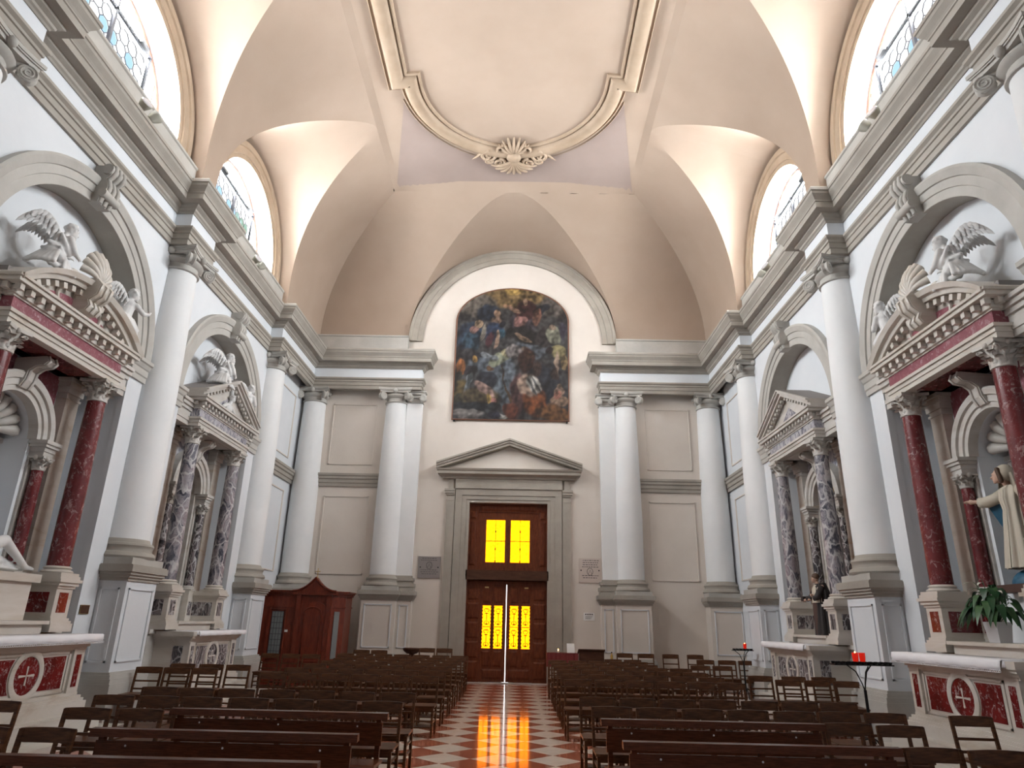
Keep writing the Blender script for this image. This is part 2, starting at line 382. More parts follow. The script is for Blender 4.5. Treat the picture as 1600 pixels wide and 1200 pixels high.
# ------------------------------------------------------------------ side walls
def strip_rows(ys, zlo, zhi, x):
    return [[(x, y, zlo(y)) for y in ys], [(x, y, zhi(y)) for y in ys]]
def side_wall(sx, sd):
    m = MB(sx); prev = Y0
    for c in ALT:
        m.grid([[(W, prev, 0), (W, c-NH, 0)], [(W, prev, 9.3), (W, c-NH, 9.3)]])
        ys = [c-NH*math.cos(PI*k/40) for k in range(41)]
        arc = lambda y: NZ+math.sqrt(max(0, NH*NH-(y-c)**2))
        m.grid(strip_rows(ys, arc, lambda y: 9.3, W))
        m.grid([[(x, y, arc(y)) for y in ys] for x in (W, NU)])                 # soffit
        m.grid(strip_rows(ys, lambda y: 6.0, arc, NU))                          # niche back above the altar, deeper recess below
        m.grid([[(NU, c-NH, 6.0), (NU, c+NH, 6.0)], [(NB, c-NH, 6.0), (NB, c+NH, 6.0)]])
        m.grid([[(NB, c-NH, 0), (NB, c+NH, 0)], [(NB, c-NH, 6.0), (NB, c+NH, 6.0)]])
        for s_ in (-1, 1): m.grid([[(W, c+s_*NH, 0), (NB, c+s_*NH, 0)], [(W, c+s_*NH, NZ), (NB, c+s_*NH, NZ)]])
        prev = c+NH
    m.grid([[(W, prev, 0), (W, D, 0)], [(W, prev, 9.3), (W, D, 9.3)]])
    # lunette zone above the cornice
    prev = Y0
    for c in BAYS[2:]:
        m.grid([[(WX, prev, 9.2), (WX, c-WR, 9.2)], [(WX, prev, 15.6), (WX, c-WR, 15.6)]])
        ys = [c-WR*math.cos(PI*k/40) for k in range(41)]
        arc = lambda y: WZ+math.sqrt(max(0, WR*WR-(y-c)**2))
        m.grid(strip_rows(ys, arc, lambda y: 15.6, WX))
        m.grid([[(WX, c-WR, 9.2), (WX, c+WR, 9.2)], [(WX, c-WR, 11.15), (WX, c+WR, 11.15)]])
        m.grid([[(x, y, arc(y)) for y in ys] for x in (WX, 7.85)])
        for s_ in (-1, 1): m.grid([[(WX, c+s_*WR, 11.15), (7.85, c+s_*WR, 11.15)], [(WX, c+s_*WR, WZ), (7.85, c+s_*WR, WZ)]])
        m.grid([[(WX, c-WR, 11.15), (7.85, c-WR, 11.15)], [(WX, c+WR, 11.15), (7.85, c+WR, 11.15)]])
        prev = c+WR
    m.grid([[(WX, prev, 9.2), (WX, D, 9.2)], [(WX, prev, 15.6), (WX, D, 15.6)]])
    m.grid([[(W, Y0, 9.3), (W, D, 9.3)], [(WX, Y0, 9.3), (WX, D, 9.3)]])
    return struct('wall_'+sd, m, 'wall', recalc=False)
for sx, sd in SIDES: side_wall(sx, sd)
E0 = Y0
struct('wall_near', MB().grid([[(-W-0.2, Y0, 0), (W+0.2, Y0, 0)], [(-W-0.2, Y0, 16), (W+0.2, Y0, 16)]]), 'wall', recalc=False)
DW, DH = 1.26, 5.38                     # door opening half width, height
m = MB()
m.grid([[(-W-0.2, D, 0), (-DW, D, 0)], [(-W-0.2, D, 16), (-DW, D, 16)]]); m.grid([[(DW, D, 0), (W+0.2, D, 0)], [(DW, D, 16), (W+0.2, D, 16)]])
m.grid([[(-DW, D, DH), (DW, D, DH)], [(-DW, D, 16), (DW, D, 16)]])
for s_ in (-1, 1): m.grid([[(s_*DW, D, 0), (s_*DW, D+0.45, 0)], [(s_*DW, D, DH), (s_*DW, D+0.45, DH)]])
m.grid([[(-DW, D, DH), (DW, D, DH)], [(-DW, D+0.45, DH), (DW, D+0.45, DH)]])
struct('wall_back', m, 'wall_back', recalc=False)

# ------------------------------------------------------------------ vault
VA, VZ, VH, VP = 6.80, 11.12, 4.60, 2.22      # springing half width and height, rise, exponent
VB, VHW, VK = 2.64, 2.92, 0.308               # side cell half width, rise at the wall, slope
YC = 14.6
zmain = lambda x: VZ+VH*max(0.0, 1-(abs(x)/VA)**VP)**(1/VP)
zend = lambda y: VZ+VH*max(0.0, 1-(max(0, y-YC)/(D-YC))**VP)**(1/VP)
def solve(f, a, b):
    fa = f(a)
    for _ in range(50):
        mid = (a+b)/2
        if (f(mid) > 0) == (fa > 0): a = mid
        else: b = mid
    return (a+b)/2
NT = 28
TH = [PI/2*(1-(k/NT)) for k in range(NT+1)]            # 90 .. 0 degrees
def groin(t):
    f = lambda x: zmain(x)-(VZ+(VHW+VK*(7.2-x))*math.cos(t))
    best = max((f(x), x) for x in [2.5+0.02*i for i in range(215)])
    return best[1] if best[0] <= 0 else solve(f, best[1], VA)
XG = [VA if k == 0 else groin(t) for k, t in enumerate(TH)]
XA = XG[-1]; YE = YC+(D-YC)*XA/VA; ZAPX = zmain(XA)
EB, EH = 3.66, 3.48
EK = (ZAPX-VZ-EH)/(D-YE)
YG = [D if k == 0 else solve(lambda y: zend(y)-(VZ+(EH+EK*(D-y))*math.cos(t)), YE-0.4, D) for k, t in enumerate(TH)]
def ceil_z(x, y):
    """height of the central field"""
    u = 1-(x/XA)**2; v = 1.0 if y < YC else max(0.0, 1-((y-YC)/(YE-YC))**2)
    return ZAPX+0.42*math.sqrt(max(0, u))*math.sqrt(v)
def vault():
    m = MB(); NR = 14
    for sx in (-1, 1):
        for c in BAYS:
            for s_ in (-1, 1):
                rows = []
                for k, t in enumerate(TH):
                    y = c+s_*VB*math.sin(t); cs = math.cos(t); rows.append([])
                    for j in range(NR+1):
                        x = 7.26+(XG[k]-7.26)*j/NR; rows[-1].append((sx*x, y, VZ+(VHW+VK*(7.2-x))*cs))
                m.grid(rows)
        edges = [(None, BAYS[0])]+[(BAYS[i], BAYS[i+1]) for i in range(len(BAYS)-1)]+[(BAYS[-1], None)]
        for a, b in edges:
            rows = []
            for k, t in enumerate(TH):
                y0 = Y0 if a is None else a+VB*math.sin(t)
                y1 = YC+(D-YC)*XG[k]/VA if b is None else b-VB*math.sin(t)
                rows.append([(sx*XG[k], y0+(y1-y0)*j/12, zmain(XG[k])) for j in range(13)])
            m.grid(rows)
        # end wall: webs at each side of its cell
        rows = []
        for k, t in enumerate(TH):
            y = YG[k]; x0 = EB*math.sin(t); x1 = VA*(y-YC)/(D-YC)
            rows.append([(sx*(x0+(x1-x0)*j/12), y, zend(y)) for j in range(13)])
        m.grid(rows)
        rows = []
        for k, t in enumerate(TH):
            x = sx*EB*math.sin(t)
            rows.append([(x, D+0.01+(YG[k]-D-0.01)*j/NR, VZ+(EH+EK*max(0, D-(D+(YG[k]-D)*j/NR)))*math.cos(t)) for j in range(NR+1)])
        m.grid(rows)
        # thin strip between springing and wall
        cuts = [Y0]+[q for c in BAYS for q in (c-VB, c+VB)]+[D]
        for a, b in zip(cuts[::2], cuts[1::2]):       # feet of the webs, standing on the cornice
            m.grid([[(sx*VA, a, VZ), (sx*VA, b, VZ)], [(sx*VA, a, ZT-0.02), (sx*VA, b, ZT-0.02)]])
            for q in (a, b): m.grid([[(sx*VA, q, VZ), (sx*7.28, q, VZ)], [(sx*VA, q, ZT-0.02), (sx*7.28, q, ZT-0.02)]])
        for a, b in ((EB, VA),): m.grid([[(sx*a, D+0.0, VZ), (sx*b, D+0.0, VZ)], [(sx*a, D, ZT), (sx*b, D, ZT)]])
    nx, ny = 40, 60
    m.grid([[(XA*(-1+2*i/nx), Y0+(YE-Y0)*j/ny, ceil_z(XA*(-1+2*i/nx), Y0+(YE-Y0)*j/ny)) for i in range(nx+1)] for j in range(ny+1)])
    me = m.mesh('ceiling', False, False)
    bm = bmesh.new(); bm.from_mesh(me); bmesh.ops.remove_doubles(bm, verts=bm.verts, dist=0.002); bm.to_mesh(me); bm.free()
    me.polygons.foreach_set('use_smooth', [True]*len(me.polygons)); me.set_sharp_from_angle(angle=R(14))
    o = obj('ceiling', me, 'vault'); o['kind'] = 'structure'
    return o
ceil = vault()
print('VAULT', XA, YE, ZAPX, EK)

# stucco frame on the vault
def on_ceil(x, y, dz=0.0): return Vector((x, y, ceil_z(max(-XA, min(XA, x)), min(YE, y))-dz))
def frame_path(off=0.0):
    """plan outline of the stucco frame, off = outward offset"""
    xs, ys, a, b = 3.0, 14.25, 2.66, 2.75
    p = [(-xs-off, Y0)]; n = 14
    p += [(-xs-off, Y0+(ys+off-Y0)*k/n) for k in range(1, n+1)]
    p += [(-a-off, ys+off)]
    cyc = ys+0.15
    p += [(-(a+off)*math.cos(PI*k/40), cyc+(b+off)*math.sin(PI*k/40)) for k in range(0, 41)]
    q = [(-x, y) for x, y in p[:n+1]][::-1]
    return p+[(a+off, ys+off)]+q
def frame_sweep(prof):
    """prof [(offset, drop)] following the curved ceiling"""
    m = MB(); lines = [frame_path(o) for o, _ in prof]; n = len(lines[0])
    rows = []
    for k in range(n): rows.append([on_ceil(*lines[j][k], prof[j][1]) for j in range(len(prof))])
    m.grid(rows); return m
tf = thing('ceiling_frame', 'moulded stucco frame with rounded end on the vault ceiling', 'moulding', (0, 14.5, 15.3))
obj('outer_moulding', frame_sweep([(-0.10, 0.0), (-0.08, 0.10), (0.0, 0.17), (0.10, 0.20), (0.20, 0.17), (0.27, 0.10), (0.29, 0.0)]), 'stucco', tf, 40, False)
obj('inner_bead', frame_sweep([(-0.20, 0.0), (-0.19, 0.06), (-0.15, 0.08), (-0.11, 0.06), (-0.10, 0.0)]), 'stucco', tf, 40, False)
def bead(off, r=0.022, k0=0, k1=None):
    pts = [on_ceil(*q, r*0.4) for q in frame_path(off)][k0:k1]; return MB().tube(pts, r, 6)
obj('outer_bead', bead(0.36), 'stucco', tf, 60)
# painted border field and thin ledges of the vault edge
tb = ceil
mm = MB()
rows = []
n = 30
for k in range(n+1):
    a = PI*(0.06+0.88*k/n); x = -(3.08)*math.cos(a); y = 14.40+3.22*math.sin(a)
    xb = -(XA-0.08)+2*(XA-0.08)*k/n
    rows.append([on_ceil(x+(xb-x)*j/6, y+(YE-0.06-y)*j/6, 0.006) for j in range(7)])
mm.grid(rows); obj('painted_border', mm, 'vault_pale', tb, True, False)
mm = MB()
for k in range(1): mm.tube([on_ceil(-3.10*math.cos(PI*(0.06+0.88*k/40)), 14.40+3.26*math.sin(PI*(0.06+0.88*k/40)), 0.0) for k in range(41)], 0.02, 6)
obj('border_rim', mm, 'stucco', tb, 60)

# acanthus cartouche at the end of the frame
def cartouche():
    t = thing('acanthus_cartouche', 'carved stucco acanthus shell ornament at the rounded end of the ceiling frame', 'ornament', (0, 17.2, 15.3))
    P = lambda u, v, d: on_ceil(u*1.35, 17.25-v*1.15, 0)+Vector((0, 0, -d))      # u sideways, v towards the camera
    def fan(nm, cv, sgn, n, L, wd):
        for k in range(n):
            a = R(-62+124*k/(n-1)); mm = MB()
            pts = []; rs = []
            for j in range(7):
                s_ = j/6; pts.append(P(math.sin(a)*L*s_*wd, cv+sgn*math.cos(a)*L*s_, 0.16+0.12*math.sin(PI*s_)-0.10*s_)); rs.append(0.02+0.035*math.sin(PI*min(1, s_*0.8+0.12)))
            mm.tube(pts, rs, 6); obj('leaf', mm, 'stucco', t, 60)
    fan('u', 0.10, 1, 7, 0.50, 0.75); fan('d', -0.15, -1, 9, 0.62, 0.95)
    obj('boss', MB().ell(P(0, -0.05, 0.15), (0.24, 0.22, 0.14)), 'stucco', t, True)
    def scroll(cu, cv, r, s_, st, name='scroll', turns=1.6):
        pts = []; rs = []
        for j in range(26):
            q = j/25; a = st+s_*q*turns*2*PI; rr = r*(1-0.82*q); pts.append(P(cu+rr*math.cos(a), cv+rr*math.sin(a), 0.14)); rs.append(0.05*(1-0.55*q)+0.012)
        obj(name, MB().tube(pts, rs, 6), 'stucco', t, 60)
    for s_ in (-1, 1):
        scroll(s_*0.27, 0.22, 0.16, s_, PI/2 if s_ > 0 else PI/2)
        scroll(s_*0.55, -0.02, 0.20, -s_, PI/2)
        scroll(s_*0.33, -0.26, 0.15, s_, PI/2)
        scroll(s_*0.55, -0.20, 0.10, -s_, PI/2)
        obj('tendril', MB().tube([P(s_*(0.55+0.1*j), -0.02+0.16*math.sin(1.9-0.75*j), 0.12) for j in range(5)], [0.05, 0.05, 0.045, 0.035, 0.015], 6), 'stucco', t, 60)
cartouche()

# ------------------------------------------------------------------ entablature
def ent_path():
    p = [(W, Y0)]
    for c in COLY[:3]: p += [(W, c-0.52), (6.75, c-0.52), (6.75, c+0.52), (W, c+0.52)]
    c = COLY[3]; p += [(W, c-0.52), (6.75, c-0.52), (6.75, D-0.35), (3.08, D-0.35), (3.08, D+0.02)]
    return p
EP = ent_path(); nt_ = 0
for sx, sd in SIDES:
    prof_a = [(-0.1, ZA), (0.05, ZA), (0.05, ZA+0.11), (0.075, ZA+0.12), (0.075, ZA+0.23), (0.10, ZA+0.24), (0.10, ZA+0.29), (0.15, ZA+0.33), (0.15, ZF), (-0.1, ZF)]
    prof_f = [(-0.1, ZF-0.01), (0.05, ZF-0.01), (0.05, ZC+0.02), (-0.1, ZC+0.02)]
    prof_c = [(-0.1, ZC), (0.07, ZC), (0.09, ZC+0.03), (0.12, ZC+0.05), (0.13, ZC+0.09), (0.20, ZC+0.13), (0.21, ZC+0.165), (0.37, ZC+0.175), (0.37, ZC+0.30), (0.39, ZC+0.31), (0.39, ZC+0.335), (0.41, ZC+0.37), (0.47, ZC+0.45), (0.48, ZC+0.50), (0.50, ZC+0.51), (0.50, ZT-0.03), (0.48, ZT), (-0.1, ZT)]
    for prof, mat in ((prof_a, 'stone'), (prof_f, 'wall'), (prof_c, 'stone')):
        nt_ += 1; struct(f'trim_{nt_}', MB(sx).sweep(EP, prof), mat)
    # attic band above the cornice
    nt_ += 1; struct(f'trim_{nt_}', MB(sx).sweep([(W+0.1, Y0), (W+0.1, D+0.02), (3.62, D+0.02)], [(-0.05, ZT-0.05), (0.24, ZT-0.05), (0.24, 11.06), (0.27, 11.08), (0.27, 11.13), (-0.05, 11.13)]), 'stone_light')
    # window archivolts
    for c in BAYS[2:]:
        nt_ += 1
        struct(f'trim_{nt_}', MB(sx).arch(c, WZ, [(2.04, 7.30), (2.04, 7.17), (2.16, 7.17), (2.17, 7.13), (2.36, 7.13), (2.38, 7.09), (2.52, 7.09), (2.56, 7.12), (2.56, 7.30)], n=40, leg=0.28), 'stucco', 30)
    # niche archivolts with their pilaster strips
    for c in ALT:
        nt_ += 1
        struct(f'trim_{nt_}', MB(sx).arch(c, NZ, [(1.97, 7.20), (1.97, 7.03), (2.12, 7.03), (2.13, 7.01), (2.27, 7.01), (2.28, 6.98), (2.34, 6.96), (2.40, 6.94), (2.45, 6.96), (2.45, 7.12)], n=44), 'stone_light', 30)
        nt_ += 1; struct(f'trim_{nt_}', MB(sx).arch(c, NZ, [(1.965, 7.04), (1.965, NU-0.005), (1.985, NU-0.005), (1.985, 7.04)], n=44), 'stone', 30)
        for s_ in (-1, 1):
            ya, yb = sorted((c+s_*1.97, c+s_*2.43))
            nt_ += 1
            m = MB(sx); y1_, y2_ = ya-0.05, yb+0.05
            m.prism([(7.2, 6.40), (6.90, 6.40), (6.90, 6.33), (6.93, 6.31), (6.96, 6.24), (6.98, 6.22), (6.98, 6.10), (7.0, 6.08), (7.0, 5.98), (7.2, 5.98)], 'y', y1_, y2_)
            struct(f'trim_{nt_}', m, 'stone_light')
            nt_ += 1; struct(f'trim_{nt_}', MB(sx).box(7.04, 7.15, ya, yb, 0.0, 5.98), 'wall')
# keystones of the niche arches
for sx, sd in SIDES:
    for c, nm in zip(ALT, ('nearer', 'farther')):
        t = thing('keystone', f'scrolled stone keystone of the {nm} altar arch on the {sd} wall', 'keystone', (sx*6.9, c, 8.6))
        m = MB(sx); prof = [(7.1, 9.08), (6.78, 9.08), (6.76, 8.98), (6.80, 8.88), (6.86, 8.82), (6.83, 8.76), (6.80, 8.66), (6.83, 8.54), (6.90, 8.44), (6.92, 8.36), (7.1, 8.36)]
        m.prism(prof, 'y', c-0.17, c+0.17); obj('block', m, 'stone_light', t)
        for yy in (-0.12, 0.0, 0.12):
            obj('rib', MB(sx).tube([(x-0.01, c+yy, z) for x, z in prof[1:-1]], 0.04, 8), 'stone_light', t, 60)
        for zz, rr in ((8.99, 0.10), (8.52, 0.08)):
            mm = MB(sx); M = Matrix.Rotation(PI/2, 4, 'X'); M.translation = (6.85, c+0.21, zz); mm.lathem([(rr, 0), (rr, 0.42)], M, 16)
            obj('volute', mm, 'stone_light', t, 40)

# ------------------------------------------------------------------ lunette windows
WINN = 0
def window(sx, sd, c, detailed):
    global WINN; WINN += 1
    X = 7.70
    m = MB(sx); m.arch(c, WZ, [(1.94, X-0.05), (2.05, X-0.05), (2.05, X+0.05), (1.94, X+0.05)], n=36, leg=0.25)
    m.box(X-0.05, X+0.05, c-2.05, c+2.05, 11.15, 11.22)
    w_ = struct(f'window_{WINN}', m, 'window_wood')
    # casement in the middle, two upright bars
    fr = MB(sx)
    for a, b in (((c-1.25, 11.22), (c-1.25, 12.86)), ((c+1.25, 11.22), (c+1.25, 12.86)), ((c-1.28, 12.86), (c+1.28, 12.86)), ((c, 11.22), (c, 13.36))):
        fr.bar((X-0.05, *a), (X-0.05, *b), 0.06, 0.06, up=(1, 0, 0))
    obj('casement', fr, 'lead', w_)
    if detailed:
        for s_ in (-1, 1): obj('stay', MB(sx).box(X-0.16, X-0.08, c+s_*0.9-0.14, c+s_*0.9+0.14, 12.82, 12.90), 'iron', w_)
        for yy in (-1.62, 1.62): obj('mullion', MB(sx).box(X-0.04, X+0.04, c+yy-0.03, c+yy+0.03, 11.22, WZ+math.sqrt(1.95**2-1.62**2)), 'window_wood', w_)
    # glowing glass: outer sheet brightened to light the nave, casement dimmed to show leading
    top_ = lambda y: WZ+math.sqrt(max(0, 1.96**2-(y-c)**2)); sh = MB(sx)
    for ya, yb, zl in ((-1.96, -1.25, 11.15), (-1.25, 1.25, 12.86), (1.25, 1.96, 11.15)):
        ys = [c+ya+(yb-ya)*k/16 for k in range(17)]; sh.grid(strip_rows(ys, lambda y: min(zl, top_(y)), top_, X+0.03))
    obj('bright_glass', sh, 'window_glass', w_, recalc=False)
    obj('dim_glass', MB(sx).grid([[(X+0.03, c-1.25, 11.15), (X+0.03, c+1.25, 11.15)], [(X+0.03, c-1.25, 12.86), (X+0.03, c+1.25, 12.86)]]), 'window_glass_soft', w_, recalc=False)
    if not detailed: return
    p, e = 0.30, 0.088; h = p/2-0.006
    base = MB().add([(0, a, b) for a, b in ((h, e-h+0.09), (h, h-e), (h-e, h), (e-h, h), (-h, h-e), (-h, e-h), (e-h, -h), (h-e, -h))], [tuple(range(8))])
    base.v[0] = (0, h, e-h)
    me0 = base.mesh('glass_pane', False, False); me1 = me0.copy(); me2 = me0.copy()
    me0.materials.append(MATS['window_glass_soft']); me1.materials.append(MATS['window_glass_blue']); me2.materials.append(MATS['window_glass_green'])
    ld = MB(sx); rnd = random.Random(int(c*10)+sx)
    for i in range(-4, 4):
        for j in range(0, 5):
            y, z = c+(i+0.5)*p, 11.40+j*p
            near_bottom_far = detailed and c > 14 and i >= 1 and j < 4 and sx < 0
            me = me2 if near_bottom_far else (me1 if (j in (2, 3) and rnd.random() < 0.6) else me0)
            o = bpy.data.objects.new('glass_pane', me); COL.objects.link(o); o.location = (sx*(X+0.01), y, z); o.parent = w_
            hh = p/2; q = [(hh, e-hh), (hh, hh-e), (hh-e, hh), (e-hh, hh), (-hh, hh-e), (-hh, e-hh), (e-hh, -hh), (hh-e, -hh)]
            ld.tube([(X, y+a, z+b) for a, b in q], 0.010, 4, True)
    l = obj('leading', ld, 'lead', w_); l['kind'] = 'stuff'
for sx, sd in SIDES:
    for k, c in enumerate(BAYS):
        if k >= 2: window(sx, sd, c, True)
# ------------------------------------------------------------------ big columns
def pedestal_parts(t, sx, boxes, z_top=2.58, mat='wall', moat=True):
    """boxes = plan rectangles (x0,x1,y0,y1) of the die; panel faces: list of ('x'|'y', plane, a0, a1)"""
    m = MB(sx); mc = MB(sx); mb_ = MB(sx)
    for x0, x1, y0, y1 in boxes:
        m.box(x0, x1, y0, y1, 0.15, 2.34)
        def ring(mm, e, za, zb): mm.box(x0-e, x1+e, y0-e, y1+e, za, zb)
        for e, za, zb in ((0.03, 2.30, 2.35), (0.06, 2.35, 2.40), (0.09, 2.40, 2.45), (0.12, 2.45, 2.56), (0.10, 2.56, z_top)): ring(mc, e, za, zb)
        for e, za, zb in ((0.12, 0.0, 0.62), (0.10, 0.62, 0.70), (0.07, 0.70, 0.76), (0.04, 0.76, 0.80)): ring(mb_, e, za, zb)
    obj('die', m, mat, t); obj('pedestal_cornice', mc, 'stone', t); obj('pedestal_foot', mb_, 'stone_light', t)
def panel_frame(t, sx, axis, plane, out, a0, a1, z0, z1, mat='wall', wd=0.03):
    """thin raised border of a sunk panel; out = direction of projection along the axis"""
    m = MB(sx); e = 0.022*out
    for (p0, p1, q0, q1) in ((a0, a1, z0, z0+wd), (a0, a1, z1-wd, z1), (a0, a0+wd, z0, z1), (a1-wd, a1, z0, z1)):
        if axis == 'x': m.box(min(plane, plane+e), max(plane, plane+e), p0, p1, q0, q1)
        else: m.box(p0, p1, min(plane, plane+e), max(plane, plane+e), q0, q1)
    obj('panel_border', m, mat, t)
def base_profile(r):
    return [(r*1.30, 2.70), (r*1.36, 2.74), (r*1.30, 2.80), (r*1.20, 2.82), (r*1.17, 2.86), (r*1.20, 2.90), (r*1.24, 2.93), (r*1.20, 2.97), (r*1.09, 2.98), (r*1.02, 3.05)]
def shaft_profile(r, zt):
    p = []
    for k in range(13):
        s = k/12; p.append((r*(1.0-0.17*max(0, (s-0.30)/0.70)**1.6), 3.04+(zt-3.04)*s))
    return p
def ionic_capital(t, sx, cx, cy, rt, zt, ztop, half=None):
    """Scamozzi capital: necking, echinus, abacus, four diagonal volutes and flowers"""
    h = ztop-zt
    obj('astragal', MB(sx).lathe([(rt*1.0, zt-0.05), (rt*1.12, zt-0.035), (rt*1.14, zt-0.015), (rt*1.12, zt), (rt*1.0, zt+0.01)], cx, cy, 28), 'stone_light', t, 40)
    obj('echinus', MB(sx).lathe([(rt*1.0, zt), (rt*1.02, zt+h*0.25), (rt*1.2, zt+h*0.34), (rt*1.28, zt+h*0.46), (rt*1.2, zt+h*0.58), (rt*1.1, zt+h*0.66)], cx, cy, 28), 'stone_light', t, 40)
    a = rt*1.42; m = MB(sx)
    for e, za, zb in ((0.0, 0.66, 0.80), (0.03, 0.80, 0.86), (0.05, 0.86, 1.0)):
        pts = []
        for q in range(4):
            for k in range(7):
                s = -1+2*k/6; dd = (a+e)*(0.86+0.14*s*s); p_ = ((a+e)*s, -dd)
                ang = q*PI/2; pts.append((cx+p_[0]*math.cos(ang)-p_[1]*math.sin(ang), cy+p_[0]*math.sin(ang)+p_[1]*math.cos(ang)))
        m.prism(pts, 'z', zt+h*za, zt+h*zb)
    obj('abacus', m, 'stone_light', t)
    for q in range(4):
        ang = q*PI/2; dx, dy = math.sin(ang), -math.cos(ang)
        obj('flower', MB(sx).ell((cx+dx*a*0.92, cy+dy*a*0.92, zt+h*0.78), (0.075, 0.075, 0.085), 10, 6), 'stone_light', t, True)
        ang += PI/4; ux, uy = math.cos(ang), math.sin(ang)          # diagonal
        rv = h*0.31; c0 = Vector((cx+ux*a*1.18, cy+uy*a*1.18, zt+h*0.37))
        Mz = Matrix.Rotation(ang, 4, 'Z') @ Matrix.Rotation(PI/2, 4, 'X'); Mz.translation = c0
        mm = MB(sx); mm.lathem([(rv*0.9, -0.07), (rv, -0.055), (rv*0.8, 0.0), (rv, 0.055), (rv*0.9, 0.07)], Mz, 18)
        vo = obj('volute', mm, 'stone_light', t, 40)
        sp = MB(sx)
        for sd in (-1, 1):
            pts = []
            for k in range(30):
                s = k/29; aa = PI*0.55-s*2.2*2*PI; rr = rv*(0.92-0.78*s); pts.append(Mz @ Vector((rr*math.cos(aa), rr*math.sin(aa), sd*0.072)))
            sp.tube(pts, 0.012, 5)
        obj('spiral', sp, 'stone_light', vo)
        hb = MB(sx)      # horn of the scroll running up to the abacus
        hb.tube([(cx+ux*rt*0.9, cy+uy*rt*0.9, zt+h*0.60), (cx+ux*a*0.98, cy+uy*a*0.98, zt+h*0.66), (cx+ux*a*1.18, cy+uy*a*1.18, zt+h*0.64)], [0.05, 0.055, 0.05], 8)
        obj('horn', hb, 'stone_light', t, 60)
RC = 0.43
def big_column(sx, cx, cy, label, side):
    t = thing('column', label, 'column', (sx*cx, cy, 0), 'tall white columns along the nave walls')
    zt = 8.66; rt = RC*0.83
    pl = MB(sx)
    if side == 'x': bx = (6.56, W+0.02, cy-0.52, cy+0.52)
    else: bx = (cx-0.52, cx+0.52, D-0.56, D+0.02)
    pedestal_parts(t, sx, [bx], mat='wall' if side == 'x' else 'wall_back')
    if side == 'x':
        panel_frame(t, sx, 'x', 6.56, -1, cy-0.42, cy+0.42, 0.95, 2.18); panel_frame(t, sx, 'y', bx[2], -1, 6.66, 7.0, 0.95, 2.18)
        obj('plinth', pl.box(6.52, W, cy-0.55, cy+0.55, 2.58, 2.70), 'stone_light', t)
    else:
        panel_frame(t, sx, 'y', D-0.56, -1, cx-0.42, cx+0.42, 0.95, 2.18)
        obj('plinth', pl.box(cx-0.55, cx+0.55, D-0.60, D, 2.58, 2.70), 'stone_light', t)
    obj('base', MB(sx).lathe(base_profile(RC), cx, cy, 36), 'stone', t, 40)
    obj('shaft', MB(sx).lathe(shaft_profile(RC, zt), cx, cy, 40), 'column', t, 40)
    ionic_capital(t, sx, cx, cy, rt, zt, ZA+0.01)
    return t
for sx, sd in SIDES:
    big_column(sx, 7.06, COLY[1], f'tall white column at the {sd} edge, only its scrolled capital in view', 'x')
    big_column(sx, 7.06, COLY[2], f'tall white column between the two altars on the {sd} wall', 'x')
    big_column(sx, 7.06, COLY[3], f'tall white column just beyond the farther altar on the {sd} wall', 'x')
    big_column(sx, 6.66, D-0.06, f'slender looking white corner column where the {sd} wall meets the door wall', 'y')
    t = big_column(sx, 3.86, D-0.06, f'tall white column on the door wall, {sd} of the door', 'y')
    # flat pilaster attached on the door side of that column
    m = MB(sx); obj('pilaster', MB(sx).box(2.98, 3.50, D-0.20, D+0.02, 3.0, 8.66), 'column', t)
    mb_ = MB(sx)
    for e, za, zb in ((0.12, 2.58, 2.70), (0.14, 2.70, 2.80), (0.07, 2.80, 2.88), (0.10, 2.88, 2.97), (0.03, 2.97, 3.04)): mb_.box(2.98-e, 3.5, D-0.20-e, D+0.02, za, zb)
    obj('pilaster_base', mb_, 'stone', t)
    mc = MB(sx); h = ZA-8.66
    for e, za, zb in ((0.03, 0, 0.05), (0.01, 0.05, 0.40), (0.06, 0.40, 0.62), (0.08, 0.68, 0.86), (0.11, 0.86, 1.0)): mc.box(2.98-e, 3.5, D-0.20-e, D+0.02, 8.66+h*za, 8.66+h*zb)
    for xx in (2.96, 3.40):
        M = Matrix.Rotation(PI/2, 4, 'X'); M.translation = (xx, D-0.18, 8.66+h*0.38); mc.lathem([(0.12, 0), (0.13, 0.12), (0.09, 0.14)], M, 16)
    obj('pilaster_capital', mc, 'stone_light', t)
    mp = MB(sx); mp.box(2.90, 3.36, D-0.34, D+0.02, 0.15, 2.34); obj('pilaster_die', mp, 'wall_back', t)
    mq = MB(sx)
    for e, za, zb in ((0.03, 2.30, 2.35), (0.06, 2.35, 2.40), (0.09, 2.40, 2.45), (0.12, 2.45, 2.56), (0.10, 2.56, 2.58)): mq.box(2.90-e, 3.36, D-0.34-e, D+0.02, za, zb)
    obj('pilaster_pedestal_cornice', mq, 'stone', t)
    mq = MB(sx)
    for e, za, zb in ((0.12, 0.0, 0.62), (0.10, 0.62, 0.70), (0.07, 0.70, 0.76)): mq.box(2.90-e, 3.36, D-0.34-e, D+0.02, za, zb)
    obj('pilaster_pedestal_foot', mq, 'stone_light', t)
    panel_frame(t, sx, 'y', D-0.34, -1, 2.98, 3.26, 0.95, 2.18)

